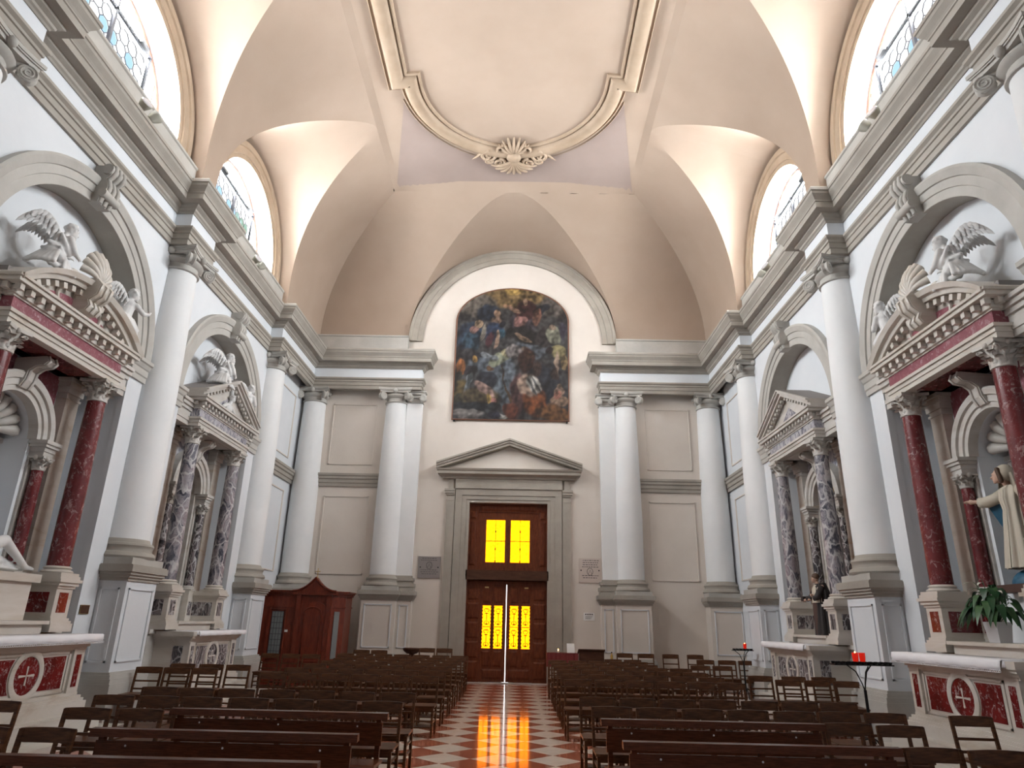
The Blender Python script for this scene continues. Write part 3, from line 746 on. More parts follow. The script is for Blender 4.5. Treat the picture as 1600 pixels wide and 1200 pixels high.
# ------------------------------------------------------------------ wall panels, string courses, arch over the painting
for sx, sd in SIDES:
    nt_ += 1; struct(f'trim_{nt_}', MB(sx).sweep([(W, COLY[3]+0.3), (W, D), (4.2, D)], [(-0.05, 5.82), (0.06, 5.82), (0.06, 5.92), (0.09, 5.94), (0.09, 6.04), (0.13, 6.07), (0.13, 6.14), (0.16, 6.17), (0.16, 6.24), (-0.05, 6.24)]), 'stone')
    for z0, z1 in ((3.05, 5.52), (6.55, 8.65)):
        nt_ += 1; m = MB(sx)
        for (p0, p1, q0, q1) in ((4.55, 6.02, z0, z0+0.035), (4.55, 6.02, z1-0.035, z1), (4.55, 4.585, z0, z1), (5.985, 6.02, z0, z1)): m.box(p0, p1, D-0.03, D+0.01, q0, q1)
        for (p0, p1, q0, q1) in ((19.75, 21.2, z0, z0+0.035), (19.75, 21.2, z1-0.035, z1), (19.75, 19.785, z0, z1), (21.165, 21.2, z0, z1)): m.box(W-0.03, W+0.01, p0, p1, q0, q1)
        struct(f'trim_{nt_}', m, 'wall_back')
nt_ += 1
struct(f'trim_{nt_}', MB().arch(0, 11.0, [(3.16, D+0.02), (3.16, D-0.08), (3.32, D-0.08), (3.34, D-0.11), (3.52, D-0.11), (3.54, D-0.15), (3.63, D-0.15), (3.63, D+0.02)], n=56, axis='y'), 'door_stone', 30)

# ------------------------------------------------------------------ door surround
t = thing('door_surround', 'grey stone door surround with triangular pediment on the back wall', 'door frame', (0, D, 0))
m = MB()
for r0, r1, e in ((1.26, 1.36, 0.06), (1.36, 1.50, 0.085), (1.50, 1.72, 0.11)):
    for s_ in (-1, 1): m.box(min(s_*r0, s_*r1), max(s_*r0, s_*r1), D-e, D+0.05, 0, DH+(r0-1.26)*0.95)
    m.box(-r1, r1, D-e, D+0.05, DH+(r0-1.26)*0.95, DH+(r1-1.26)*0.95)
m.box(-1.735, 1.735, D-0.15, D+0.05, DH+0.438, DH+0.48)
obj('architrave', m, 'door_stone', t)
m = MB()
for s_ in (-1, 1): m.box(min(s_*1.74, s_*2.0), max(s_*1.74, s_*2.0), D-0.09, D+0.05, 0, 5.42)
obj('side_pilaster', m, 'door_stone', t)
for s_ in (-1, 1):
    m = MB()
    for e, za, zb in ((0.01, 5.42, 5.47), (0.0, 5.47, 5.60), (0.03, 5.60, 5.66), (0.06, 5.66, 5.74), (0.08, 5.74, 5.80)): m.box(min(s_*1.74, s_*(2.0+e)), max(s_*1.74, s_*(2.0+e)), D-0.09-e, D+0.05, za, zb)
    m.box(min(s_*1.80, s_*1.97), max(s_*1.80, s_*1.97), D-0.08, D+0.05, 5.801, 6.13)
    obj('side_capital', m, 'door_stone', t)
obj('frieze', MB().box(-1.735, 1.735, D-0.12, D+0.05, 5.861, 6.20), 'door_stone', t)
cp = [(-0.02, 6.14), (0.13, 6.14), (0.16, 6.20), (0.22, 6.24), (0.30, 6.27), (0.30, 6.36), (0.33, 6.38), (0.36, 6.44), (-0.02, 6.44)]
obj('cornice', MB().sweep([(2.02, D), (2.02, D-0.02), (-2.02, D-0.02), (-2.02, D)], cp), 'door_stone', t)
ml = MB(); ap = (0.0, 7.40)
def rake(mm, lo, hi, e, e2):
    for s_ in (-1, 1):
        mm.add([(s_*x, y, z) for y in (D-e, D+0.03) for x, z in ((2.38, 6.42+lo), (2.38, 6.42+hi), (0, 7.22+hi*1.05), (0, 7.22+lo*1.05))], [(0,1,2,3),(7,6,5,4),(0,4,5,1),(1,5,6,2),(2,6,7,3),(3,7,4,0)])
rake(ml, 0.02, 0.10, 0.30, 0); rake(ml, 0.10, 0.17, 0.34, 0); rake(ml, 0.17, 0.23, 0.38, 0)
obj('raking_cornice', ml, 'door_stone', t)
obj('tympanum', MB().prism([(-2.2, 6.43), (2.2, 6.43), (0, 7.24)], 'y', D-0.05, D+0.02), 'wall_back', t)

# ------------------------------------------------------------------ door
m = MB(); yd = D+0.16
m.box(-DW, DW, yd-0.02, yd+0.10, 5.10, DH); m.box(-DW, DW, yd-0.02, yd+0.10, 2.86, 3.30)
for s_ in (-1, 1):
    m.box(min(s_*0.98, s_*DW), max(s_*0.98, s_*DW), yd-0.02, yd+0.10, 3.30, 5.10)
    m.box(min(s_*0.80, s_*DW), max(s_*0.80, s_*DW), yd-0.02, yd+0.10, 0, 2.86)
door = struct('door_1', m, 'door_wood')
obj('beam', MB().box(-DW-0.04, DW+0.04, yd-0.22, yd+0.02, 2.98, 3.27), 'beam_wood', door)
# raised panels of the frame
def rpanel(x0, x1, z0, z1, y=None, par=None, mat='door_wood', e=0.03):
    y = yd-0.02 if y is None else y; b = 0.05
    mm = MB().add([(x0, y, z0), (x1, y, z0), (x1, y, z1), (x0, y, z1), (x0+b, y-e, z0+b), (x1-b, y-e, z0+b), (x1-b, y-e, z1-b), (x0+b, y-e, z1-b)],
                  [(4,5,6,7), (0,1,5,4), (1,2,6,5), (2,3,7,6), (3,0,4,7)])
    return obj('panel', mm, mat, par or door)
for s_ in (-1, 1):
    a, b = sorted((s_*1.02, s_*1.22)); rpanel(a, b, 3.42, 4.82); rpanel(a, b, 4.88, 5.14)
    a, b = sorted((s_*0.84, s_*1.22))
    for z0, z1 in ((0.12, 0.62), (0.70, 1.18), (1.26, 1.74), (1.82, 2.30), (2.38, 2.72)): rpanel(a, b, z0, z1)
rpanel(-0.9, 0.9, 5.14, 5.34); rpanel(-1.2, 1.2, 2.90, 2.98)
def amber(par, x0, x1, z0, z1, y, seed, tall):
    """amber pane with wrought-iron scroll grille"""
    obj('amber_pane', MB().grid([[(x0, y, z0), (x1, y, z0)], [(x0, y, z1), (x1, y, z1)]]), 'amber_glass', par, recalc=False)
    g = MB(); cx = (x0+x1)/2; wd = x1-x0; yy = y-0.02
    g.tube([(x0, yy, (z0+z1)/2), (x1, yy, (z0+z1)/2)], 0.010, 4)
    if tall:
        for zc in (z0+(z1-z0)*0.25, z0+(z1-z0)*0.75):
            g.tube([(cx, yy, zc-0.26), (cx, yy, zc+0.10)], 0.010, 4); g.tube([(cx-0.05, yy, zc+0.08), (cx+0.05, yy, zc+0.08)], 0.012, 4)
            for s_ in (-1, 1):
                for k, zz in ((1, zc+0.18), (-1, zc-0.2)):
                    g.tube([(cx+s_*(0.02+0.055*math.sin(q*0.9)), yy, zz+k*0.055*(1-math.cos(q*0.9))-k*0.06) for q in range(6)], 0.009, 4)
        for k in range(12):
            zz = z0+(k+0.5)*(z1-z0)/12
            for xx in (x0, x1): g.ell((xx, yy, zz), (0.018, 0.008, 0.022), 6, 4)
    else:
        g.tube([(cx, yy, z0), (cx, yy, z1)], 0.006, 4)
        for zz in (z0+0.04, (z0+z1)/2+0.3, (z0+z1)/2-0.25):
            g.ell((cx, yy, zz), (0.02, 0.01, 0.05), 6, 4)
        for xx in (x0+wd*0.2, x1-wd*0.2): g.ell((xx, yy, (z0+z1)/2), (0.035, 0.01, 0.015), 6, 4)
        for k in range(14):
            zz = z0+(k+0.5)*(z1-z0)/14
            for xx in (x0, x1): g.ell((xx, yy, zz), (0.012, 0.008, 0.02), 6, 4)
    obj('iron_grille', g, 'iron', par)
# transom window
m = MB(); ZW0, ZW1 = 3.30, 5.02
for x0, x1 in ((-0.98, -0.70), (-0.09, 0.09), (0.70, 0.98)): m.box(x0, x1, yd, yd+0.08, 3.53, 4.86)
m.box(-0.98, 0.98, yd, yd+0.08, ZW0, 3.53); m.box(-0.98, 0.98, yd, yd+0.08, 4.86, 5.12)
tr = obj('transom_frame', m, 'door_wood', door)
amber(tr, -0.71, -0.08, 3.52, 4.87, yd+0.05, 1, False); amber(tr, 0.08, 0.71, 3.52, 4.87, yd+0.05, 2, False)
# two leaves, a bright slit of daylight between them
for s_ in (-1, 1):
    m = MB(); xa, xb = sorted((s_*0.010, s_*0.80))
    cols = sorted([(s_*0.115, s_*0.375), (s_*0.475, s_*0.735)][i][j] for i in (0, 1) for j in (0, 1))
    e0 = [xa]+cols+[xb]
    for k in (0, 2, 4): m.box(e0[k], e0[k+1], yd-0.01, yd+0.07, 0.04, 2.86)
    for k in (1, 3):
        m.box(e0[k], e0[k+1], yd-0.01, yd+0.07, 0.04, 0.98); m.box(e0[k], e0[k+1], yd-0.01, yd+0.07, 2.22, 2.86)
    lf = obj('leaf', m, 'door_wood', door)
    for k in (1, 3):
        amber(lf, e0[k], e0[k+1], 0.98, 2.22, yd+0.03, k, True)
        rpanel(e0[k], e0[k+1], 0.46, 0.92, yd-0.01, lf); rpanel(e0[k], e0[k+1], 2.30, 2.78, yd-0.01, lf)
    rpanel(xa+0.08, xb-0.06, 0.12, 0.40, yd-0.01, lf)
    obj('lintel_bolt', MB().box(s_*0.62-0.06, s_*0.62+0.06, yd-0.05, yd-0.01, 2.74, 2.78), 'brass', lf)
obj('handle', MB().tube([(0.06, yd-0.02, 1.05), (0.06, yd-0.07, 1.07), (0.06, yd-0.07, 1.25), (0.06, yd-0.02, 1.27)], 0.012, 6), 'brass', door)
obj('threshold', MB().box(-DW, DW, yd-0.05, yd+0.3, 0, 0.03), 'step_marble', door)
obj('daylight_strip', MB().grid([[(-0.1, yd+0.25, 0.031), (0.1, yd+0.25, 0.031)], [(-0.1, yd+0.25, 2.86), (0.1, yd+0.25, 2.86)]]), 'white_light_gap', door, recalc=False)  # upright glowing strip added behind the slit, stands in for daylight outside
obj('outer_shutter', MB().box(-DW-0.3, DW+0.3, yd+0.26, yd+0.30, 0, DH+0.2), 'beam_wood', door)
# ------------------------------------------------------------------ side altars
def leaf_shape(mm, c, ang, r0, z0, h, wd, curl):
    """acanthus leaf on a capital: strip that climbs and curls outwards"""
    rows = []
    for k in range(7):
        s = k/6; rr = r0+curl*max(0, s-0.45)**1.6*3.2; zz = z0+h*min(s*1.15, 1.0)-h*0.28*max(0, s-0.8)*5*0.6
        ww = wd*(1-0.55*s**2.2); row = []
        for j in (-1, -0.5, 0, 0.5, 1):
            a = ang+j*ww/max(r0, 0.05); ro = rr+0.018*(1-abs(j))
            row.append((c[0]+ro*math.cos(a), c[1]+ro*math.sin(a), zz))
        rows.append(row)
    b = [[(p[0]-(p[0]-c[0])*0.06, p[1]-(p[1]-c[1])*0.06, p[2]-0.012) for p in row] for row in rows]
    mm.grid(rows); mm.grid(b)
def corinthian(t, sx, cx, cy, r, z0, z1, mat='altar_stone'):
    h = z1-z0; m = MB(sx)
    m.lathe([(r*1.0, z0-0.03), (r*1.12, z0-0.02), (r*1.12, z0), (r*0.98, z0+0.01), (r*1.0, z0+h*0.5), (r*1.25, z0+h*0.80), (r*1.35, z0+h*0.86)], cx, cy, 20)
    k = obj('capital', m, mat, t, 40)
    a = r*1.62; m = MB(sx); pts = []
    for q in range(4):
        for i in range(7):
            s = -1+2*i/6; dd = a*(0.80+0.20*s*s); p_ = (a*s, -dd); an = q*PI/2
            pts.append((cx+p_[0]*math.cos(an)-p_[1]*math.sin(an), cy+p_[0]*math.sin(an)+p_[1]*math.cos(an)))
    m.prism(pts, 'z', z0+h*0.86, z1); obj('abacus', m, mat, k)
    lv = MB(sx)
    for i in range(8): leaf_shape(lv, (cx, cy), i*PI/4, r*1.02, z0, h*0.40, r*0.42, r*0.55)
    for i in range(8): leaf_shape(lv, (cx, cy), (i+0.5)*PI/4, r*1.04, z0+h*0.12, h*0.56, r*0.40, r*0.62)
    obj('acanthus_leaves', lv, mat, k, True, False)
    vo = MB(sx)
    for q in range(4):
        an = PI/4+q*PI/2
        for sd in (-1, 1):
            p0 = Vector((cx, cy, z0+h*0.45)); u = Vector((math.cos(an), math.sin(an), 0)); pts = []
            for i in range(9): s = i/8; pts.append(p0+u*(r*1.05+a*0.42*s)+Vector((0, 0, h*0.36*math.sin(s*PI/2)))+Vector((-u.y, u.x, 0))*sd*r*0.5*(1-s))
            for i in range(8): b_ = i*0.7; rr = h*0.10*(1-i/9); pts.append(pts[8]+u*(rr*math.sin(b_))+Vector((0, 0, -rr*(1-math.cos(b_)))))
            vo.tube(pts, 0.014, 5)
        an2 = q*PI/2; vo.ell((cx+math.cos(an2)*a*0.80, cy+math.sin(an2)*a*0.80, z0+h*0.88), (0.04, 0.04, 0.045), 8, 5)
    obj('scrolls', vo, mat, k, 50)
def small_base(m, cx, cy, r, z0, z1):
    h = z1-z0; m.box(cx-r*1.4, cx+r*1.4, cy-r*1.4, cy+r*1.4, z0, z0+h*0.3)
    m.lathe([(r*1.36, z0+h*0.3), (r*1.42, z0+h*0.42), (r*1.3, z0+h*0.55), (r*1.12, z0+h*0.62), (r*1.15, z0+h*0.72), (r*1.24, z0+h*0.8), (r*1.15, z0+h*0.9), (r*1.0, z1)], cx, cy, 24)
DENT = {}
def dentil(t, sx, x, y, z, a=0.0, s=1.0, mat='altar_stone'):
    if mat not in DENT:
        DENT[mat] = MB().box(-0.045, 0.045, -0.042, 0.042, -0.045, 0.045).mesh('dentil'); DENT[mat].materials.append(MATS[mat])
    o = bpy.data.objects.new('dentil', DENT[mat]); COL.objects.link(o); o.location = (sx*x, y, z); o.rotation_euler = (a, 0, 0); o.scale = (s, s, s)
    o.parent = t; o.matrix_parent_inverse = Matrix.Translation(t.location).inverted(); return o
def inset(t, sx, axis, plane, out, a0, a1, z0, z1, mat, e=0.006):
    """coloured marble slab let into a face, standing a little proud"""
    m = MB(sx)
    if axis == 'x': m.box(min(plane, plane+out*e), max(plane, plane+out*e), a0, a1, z0, z1)
    else: m.box(a0, a1, min(plane, plane+out*e), max(plane, plane+out*e), z0, z1)
    return obj('marble_panel', m, mat, t)
def frame_border(t, sx, plane, out, a0, a1, z0, z1, wd=0.03, e=0.02, mat='cream_marble'):
    m = MB(sx)
    for (p0, p1, q0, q1) in ((a0, a1, z0, z0+wd), (a0, a1, z1-wd, z1), (a0, a0+wd, z0, z1), (a1-wd, a1, z0, z1)): m.box(min(plane, plane+out*e), max(plane, plane+out*e), p0, p1, q0, q1)
    return obj('panel_border', m, mat, t)
def altar(sx, sd, c, kind, label):
    t = thing('side_altar', label, 'altar', (sx*6.9, c, 0.34))
    red = kind == 'A'
    colm, pan, frz, inner = ('red_marble', 'red_panel', 'pink_marble', 'red_marble') if red else ('breccia', 'breccia_dark', 'breccia_frieze', 'breccia_dark')
    ms, mc = 'altar_stone', 'cream_marble'
    dz = 0.0 if red else 0.17
    FX = 6.32                                         # face of the altar table
    # ---- table
    body = obj('table_body', MB(sx).box(FX, 7.3, c-1.16, c+1.16, 0.60, 1.30), mc, t)
    m = MB(sx)
    for e, za, zb in ((0.14, 0.34, 0.50), (0.11, 0.50, 0.54), (0.08, 0.54, 0.58), (0.04, 0.58, 0.62)): m.box(FX-e, 7.3, c-1.16-e, c+1.16+e, za, zb)
    obj('table_foot', m, mc, t)
    m = MB(sx)
    for e, za, zb in ((0.03, 1.22, 1.26), (0.06, 1.26, 1.30), (0.10, 1.30, 1.34), (0.13, 1.34, 1.43)): m.box(FX-e, 7.3, c-1.19-e, c+1.19+e, za, zb)
    obj('table_slab', m, mc, t)
    for s_ in (-1, 1):
        ya, yb = sorted((c+s_*0.93, c+s_*1.19)); obj('end_pilaster', MB(sx).box(FX-0.035, 7.2, ya, yb, 0.60, 1.24), mc, t)
        ya, yb = sorted((c+s_*0.995, c+s_*1.115)); inset(t, sx, 'x', FX-0.035, -1, ya, yb, 0.70, 1.15, pan)
        inset(t, sx, 'y', c-1.19, -1, 6.42, 6.62, 0.70, 1.15, pan) if s_ < 0 else None
        # panels at each side of the roundel: outer edge straight, inner edge concave
        pts = [(c+s_*0.80, 0.70), (c+s_*0.80, 1.14)]+[(c+s_*(0.36*math.cos(a)+0.0), 0.92+0.36*math.sin(a)) for a in [R(37-74*k/8) for k in range(9)]]
        m = MB(sx).prism(pts, 'x', FX-0.008, FX); obj('marble_panel', m, pan, t)
    frame_border(t, sx, FX, -1, c-0.88, c+0.88, 0.64, 1.20, 0.03, 0.018, mc)
    m = MB(sx).arch(c, 0.92, [(0.245, FX+0.0), (0.245, FX-0.02), (0.27, FX-0.03), (0.31, FX-0.03), (0.335, FX-0.02), (0.335, FX+0.0)], 0, 2*PI, 40); rn = obj('roundel_ring', m, mc, t, 40)
    M = Matrix.Rotation(-PI/2, 4, 'Y'); M.translation = (FX, c, 0.92)
    obj('roundel', MB(sx).lathem([(0.246, 0.0), (0.246, 0.008)], M, 40), pan, rn)
    m = MB(sx)
    for k in range(4):
        a = k*PI/2; L = 0.15 if k % 2 == 0 else 0.115; u = (math.cos(a), math.sin(a)); v = (-u[1], u[0])
        m.prism([(c+v[0]*0.008, 0.92+v[1]*0.008), (c+u[0]*L+v[0]*0.017, 0.92+u[1]*L+v[1]*0.017), (c+u[0]*L*1.08, 0.92+u[1]*L*1.08), (c+u[0]*L-v[0]*0.017, 0.92+u[1]*L-v[1]*0.017), (c-v[0]*0.008, 0.92-v[1]*0.008)], 'x', FX-0.014, FX-0.007)
    obj('inlaid_cross', m, mc, rn)
    # ---- shelf behind the table
    m = MB(sx); m.box(6.80, 7.5, c-0.82, c+0.82, 1.43, 1.57); m.box(6.74, 7.5, c-0.88, c+0.88, 1.57, 1.62); obj('shelf', m, mc, t)
    # ---- lower base and column pedestals
    obj('base_wall', MB(sx).box(7.02, NB-0.02, c-1.52, c+1.52, 0.34, 1.38), ms, t)
    obj('base_cornice', MB(sx).box(6.96, NB-0.02, c-1.58, c+1.58, 1.38, 1.46), ms, t)
    inset(t, sx, 'y', c-1.52, -1, 7.2, 7.7, 0.62, 1.26, pan)
    for s_ in (-1, 1):
        cy = c+s_*1.165
        m = MB(sx).box(6.80, 7.62, cy-0.20, cy+0.20, 1.46, 2.14); pd = obj('pedestal', m, mc, t)
        m = MB(sx)
        for e, za, zb in ((0.07, 1.46, 1.58), (0.05, 1.58, 1.62), (0.025, 1.62, 1.66)): m.box(6.80-e, 7.62, cy-0.20-e, cy+0.20+e, za, zb)
        obj('foot_moulding', m, mc, pd)
        m = MB(sx)
        for e, za, zb in ((0.02, 2.10, 2.14), (0.05, 2.14, 2.19), (0.08, 2.19, 2.24), (0.05, 2.24, 2.29)): m.box(6.80-e, 7.62, cy-0.20-e, cy+0.20+e, za, zb)
        obj('top_moulding', m, mc, pd)
        inset(pd, sx, 'x', 6.80, -1, cy-0.11, cy+0.11, 1.74, 2.04, pan)
        for q in (-1, 1): inset(pd, sx, 'y', cy+q*0.20, q, 6.90, 7.45, 1.74, 2.04, pan)
        # column
        m = MB(sx); small_base(m, 7.0, cy, 0.165, 2.29, 2.44); obj('column_base', m, mc, t, 40)
        zt = 5.20+dz
        pr = [(0.165*(1-0.14*max(0, (k/10-0.3)/0.7)**1.5), 2.44+(zt-2.44)*k/10) for k in range(11)]
        obj('column_shaft', MB(sx).lathe(pr, 7.0, cy, 28), colm, t, 40)
        corinthian(t, sx, 7.0, cy, 0.142, zt+0.01, 5.56+dz)
        # flat pilaster behind, with its own capital
        m = MB(sx).box(7.42, 7.62, cy-0.17, cy+0.17, 2.29, 5.22+dz); obj('pilaster', m, 'pilaster_stain', t)
        m = MB(sx)
        for e, za, zb in ((0.02, 5.20, 5.24), (0.0, 5.24, 5.30), (0.035, 5.30, 5.40), (0.05, 5.40, 5.50), (0.08, 5.50, 5.56)): m.box(7.42-e, 7.62, cy-0.17-e, cy+0.17+e, za+dz, zb+dz)
        obj('pilaster_capital', m, ms, t)
        # small inner column carrying the niche arch
        iy = c+s_*0.82
        inner_p = MB(sx).box(7.36, 7.62, iy-0.14, iy+0.14, 1.62, 2.29); ip = obj('inner_pedestal', inner_p, mc, t)
        inset(ip, sx, 'x', 7.36, -1, iy-0.08, iy+0.08, 1.74, 2.04, pan)
        m = MB(sx); small_base(m, 7.47, iy, 0.10, 2.29, 2.40); m.box(7.56, 7.66, iy-0.13, iy+0.13, 2.29, 4.05+dz); obj('inner_pier', m, ms, t, 40)
        obj('inner_column', MB(sx).lathe([(0.10, 2.40), (0.10, 3.0), (0.088, 3.92+dz)], 7.47, iy, 20), inner, t, 40)
        corinthian(t, sx, 7.47, iy, 0.088, 3.93+dz, 4.12+dz)
        m = MB(sx)
        for e, za, zb in ((0.0, 4.12, 4.20), (0.015, 4.20, 4.27), (0.045, 4.27, 4.32), (0.07, 4.32, 4.38)): m.box(7.36-e, 8.1, iy-0.12-e, iy+0.12+e, za+dz, zb+dz)
        obj('impost', m, ms, t)
    # ---- wall of the altar with arched recess
    m = MB(sx); RI = 0.60; zc = 4.38+dz; zt = 5.58+dz; XB, XF = NB-0.05, 7.60
    for s_ in (-1, 1): m.box(XF, XB, min(c+s_*0.62, c+s_*1.52), max(c+s_*0.62, c+s_*1.52), 1.46, zt)
    ys = [c-0.62+1.24*k/32 for k in range(33)]; arc = lambda y: zc+math.sqrt(max(0, 0.62**2-(y-c)**2))
    m.grid(strip_rows(ys, arc, lambda y: zt, XF)); m.grid([[(x, y, arc(y)) for y in ys] for x in (XF, XB)])
    m.grid([[(XB, c-0.7, 1.46), (XB, c+0.7, 1.46)], [(XB, c-0.7, zt), (XB, c+0.7, zt)]]); m.box(XF-0.1, XB, c-0.62, c+0.62, 1.46, 2.29)
    obj('back_wall', m, 'wall' if red else ms, t, recalc=False)
    m = MB(sx).arch(c, zc, [(0.60, 7.62), (0.60, 7.46), (0.68, 7.46), (0.69, 7.43), (0.79, 7.43), (0.80, 7.39), (0.88, 7.37), (0.92, 7.40), (0.92, 7.62)], n=36); obj('niche_arch', m, ms, t, 30)
    for s_ in (-1, 1):
        pts = [(c+s_*0.96, zc+0.02), (c+s_*0.96, zt-0.03), (c+s_*0.10, zt-0.03), (c+s_*0.10, zc+0.93)]+[(c+s_*0.93*math.sin(R(10+8*k)), zc+0.93*math.cos(R(10+8*k))) for k in range(10)]
        obj('spandrel', MB(sx).prism(pts, 'x', 7.585, 7.60), frz if red else 'breccia_frieze', t)
    # scroll keystone
    m = MB(sx); kp = [(7.6, zc+1.12), (7.10, zc+1.16), (7.06, zc+1.08), (7.12, zc+1.02), (7.24, zc+1.0), (7.34, zc+0.92), (7.36, zc+0.78), (7.42, zc+0.66), (7.6, zc+0.62)]
    m.prism(kp, 'y', c-0.12, c+0.12); ks = obj('keystone', m, ms, t)
    for q in (-0.08, 0.08): obj('keystone_rib', MB(sx).tube([(x-0.01, c+q, z) for x, z in kp[1:-1]], 0.025, 6), ms, ks, 60)
    if red:      # scallop shell in the head of the niche, ledge under it
        sh = MB(sx)
        for k in range(9):
            a = PI*(k+0.5)/9; pts = []; rs = []
            for j in range(7):
                s = j/6; rr = 0.10+0.46*s; pts.append((XB-0.06-0.24*math.sin(PI*s*0.6)+0.02, c+rr*math.cos(a), zc+0.02+rr*math.sin(a))); rs.append(0.020+0.080*s)
            sh.tube(pts, rs, 8)
        obj('scallop_shell', sh, ms, t, 60)
        m = MB(sx)
        for e, za, zb in ((0.02, 4.14, 4.22), (0.05, 4.22, 4.30), (0.09, 4.30, 4.38)): m.box(XB-e, XB+0.02, c-0.62, c+0.62, za, zb)
        obj('niche_ledge', m, ms, t)
    else:        # dark arched picture in a gilt frame
        pts = [(c-0.56, 2.32), (c+0.56, 2.32)]+[(c+0.56*math.cos(PI*k/20), zc+0.56*math.sin(PI*k/20)) for k in range(21)]
        obj('dark_picture', MB(sx).prism(pts, 'x', 7.92, 7.96), 'habit_black', t)
        obj('gilt_frame', MB(sx).tube([(7.90, y, z) for y, z in pts], 0.028, 6, True), 'gold', t, 50)
    # ---- entablature: deep block over the columns
    E_ = 1.40
    m = MB(sx); za = 5.56+dz
    for e, a_, b_ in ((0.0, 0.0, 0.08), (0.02, 0.08, 0.15), (0.05, 0.15, 0.20)): m.box(6.83-e, NB-0.03, c-E_-e, c+E_+e, za+a_, za+b_)
    obj('architrave', m, mc if red else ms, t)
    obj('soffit_panel', MB(sx).box(6.98, 7.38, c-0.85, c+0.85, za-0.006, za+0.01), 'red_panel' if red else 'altar_stone', t)
    obj('frieze', MB(sx).box(6.85, NB-0.03, c-E_+0.02, c+E_-0.02, za+0.20, za+0.40), frz, t)
    m = MB(sx)
    for e, a_, b_ in ((0.02, 0.40, 0.43), (0.05, 0.43, 0.46), (0.05, 0.46, 0.54), (0.19, 0.555, 0.62), (0.22, 0.62, 0.66)): m.box(6.85-e, NB-0.03, c-E_-e, c+E_+e, za+a_, za+b_)
    obj('cornice', m, mc if red else ms, t)
    n = 14 if red else 17
    for k in range(n): dentil(t, sx, 6.745, c-E_-0.05+(2*E_+0.10)*k/(n-1), za+0.505, 0, 1.0 if red else 0.8, mc if red else ms)
    for k in range(5): dentil(t, sx, 6.85+0.17*(k+0.3), c-E_-0.10, za+0.505, 0, 1.0 if red else 0.8, mc if red else ms)
    # blocks that tie the entablature to the wall strip
    m = MB(sx)
    for e, a_, b_ in ((0.0, 0.02, 0.12), (0.02, 0.12, 0.20), (0.0, 0.20, 0.34), (0.04, 0.34, 0.42), (0.08, 0.42, 0.50), (0.12, 0.50, 0.56)): m.box(7.06-e, NB-0.03, c-1.96, c+1.96, za+a_-0.02, za+b_-0.02)
    obj('side_entablature', m, ms, t)
    zp = za+0.66; H2 = E_+0.20
    if red:
        h = 0.62; Rr = (H2*H2+h*h)/(2*h); z0 = zp+h-Rr; am = math.asin(H2/Rr)
        a0, a1 = PI/2-am, PI/2+am
        m = MB(sx)
        m.arch(c, z0, [(Rr-0.16, 6.9), (Rr-0.16, 6.72), (Rr-0.09, 6.70), (Rr-0.08, 6.64), (Rr, 6.60), (Rr, 7.46), (Rr-0.16, 7.46)], a0, a1, 40); obj('segmental_cornice', m, mc, t, 25)
        pts = [(c-H2+0.25, zp), (c+H2-0.25, zp)]+[(c+(Rr-0.14)*math.sin(b), z0+(Rr-0.14)*math.cos(b)) for b in [am*(0.80-1.6*k/24) for k in range(25)]]
        obj('tympanum', MB(sx).prism(pts, 'x', 6.90, 7.46), mc, t)
        pts = [(c-1.05, zp+0.02), (c+1.05, zp+0.02)]+[(c+(Rr-0.32)*math.sin(b), z0+(Rr-0.32)*math.cos(b)) for b in [am*(0.62-1.24*k/24) for k in range(25)]]
        obj('tympanum_panel', MB(sx).prism(pts, 'x', 6.885, 6.90), frz, t)
        for q in (-1, 1): obj('tympanum_rib', MB(sx).tube([(6.88, c+q*(0.42+0.14*math.sin(PI*k/8)), zp+0.44*k/8) for k in range(9)], 0.035, 6), mc, t, 60)
        for k in range(15):
            b = am*(0.86-1.72*k/14)
            if abs(k-7) < 1: continue
            dentil(t, sx, 6.80, c+(Rr-0.22)*math.sin(b), z0+(Rr-0.22)*math.cos(b), -b, 1.0, mc)
        # scroll bracket with scallop shell breaking the pediment
        m = MB(sx); kp = [(6.95, zp+0.66), (6.62, zp+0.68), (6.50, zp+0.56), (6.54, zp+0.40), (6.66, zp+0.30), (6.62, zp+0.20), (6.68, zp+0.12), (6.95, zp+0.10)]
        m.prism(kp, 'y', c-0.17, c+0.17); br = obj('scroll_bracket', m, mc, t)
        for q in (-0.13, 0, 0.13): obj('bracket_rib', MB(sx).tube([(x-0.01, c+q, z) for x, z in kp[1:-1]], 0.035, 6), mc, br, 60)
        sh = MB(sx)
        for k in range(9):
            a = R(-72+144*k/8); pts = []; rs = []
            for j in range(7):
                s = j/6; rr = 0.04+0.52*s*(0.86+0.14*math.cos(a)); pts.append((6.66-0.10*math.sin(s*PI)+0.10*s, c+rr*math.sin(a)*0.72, zp+0.62+rr*math.cos(a))); rs.append(0.02+0.045*s)
            sh.tube(pts, rs, 8)
        obj('scallop', sh, mc, br, 60)
        for q in (-1, 1):
            pts = []
            for k in range(22):
                s = k/21; a = 3.6*PI*s; pts.append((6.72, c+q*(0.22+0.34*(1-s)-0.0)+q*0.07*math.cos(a)*(1-s*0.4), zp+0.60-0.06*(1-s)+0.07*math.sin(a)*(1-0.5*s)))
            obj('leaf_scroll', MB(sx).tube(pts, 0.03, 6), mc, br, 60)
        obj('roof', MB(sx).box(6.95, 7.46, c-H2+0.1, c+H2-0.1, zp, zp+0.16), 'slate', t)
    else:
        h = 0.88; am = math.atan2(h, H2)
        m = MB(sx)
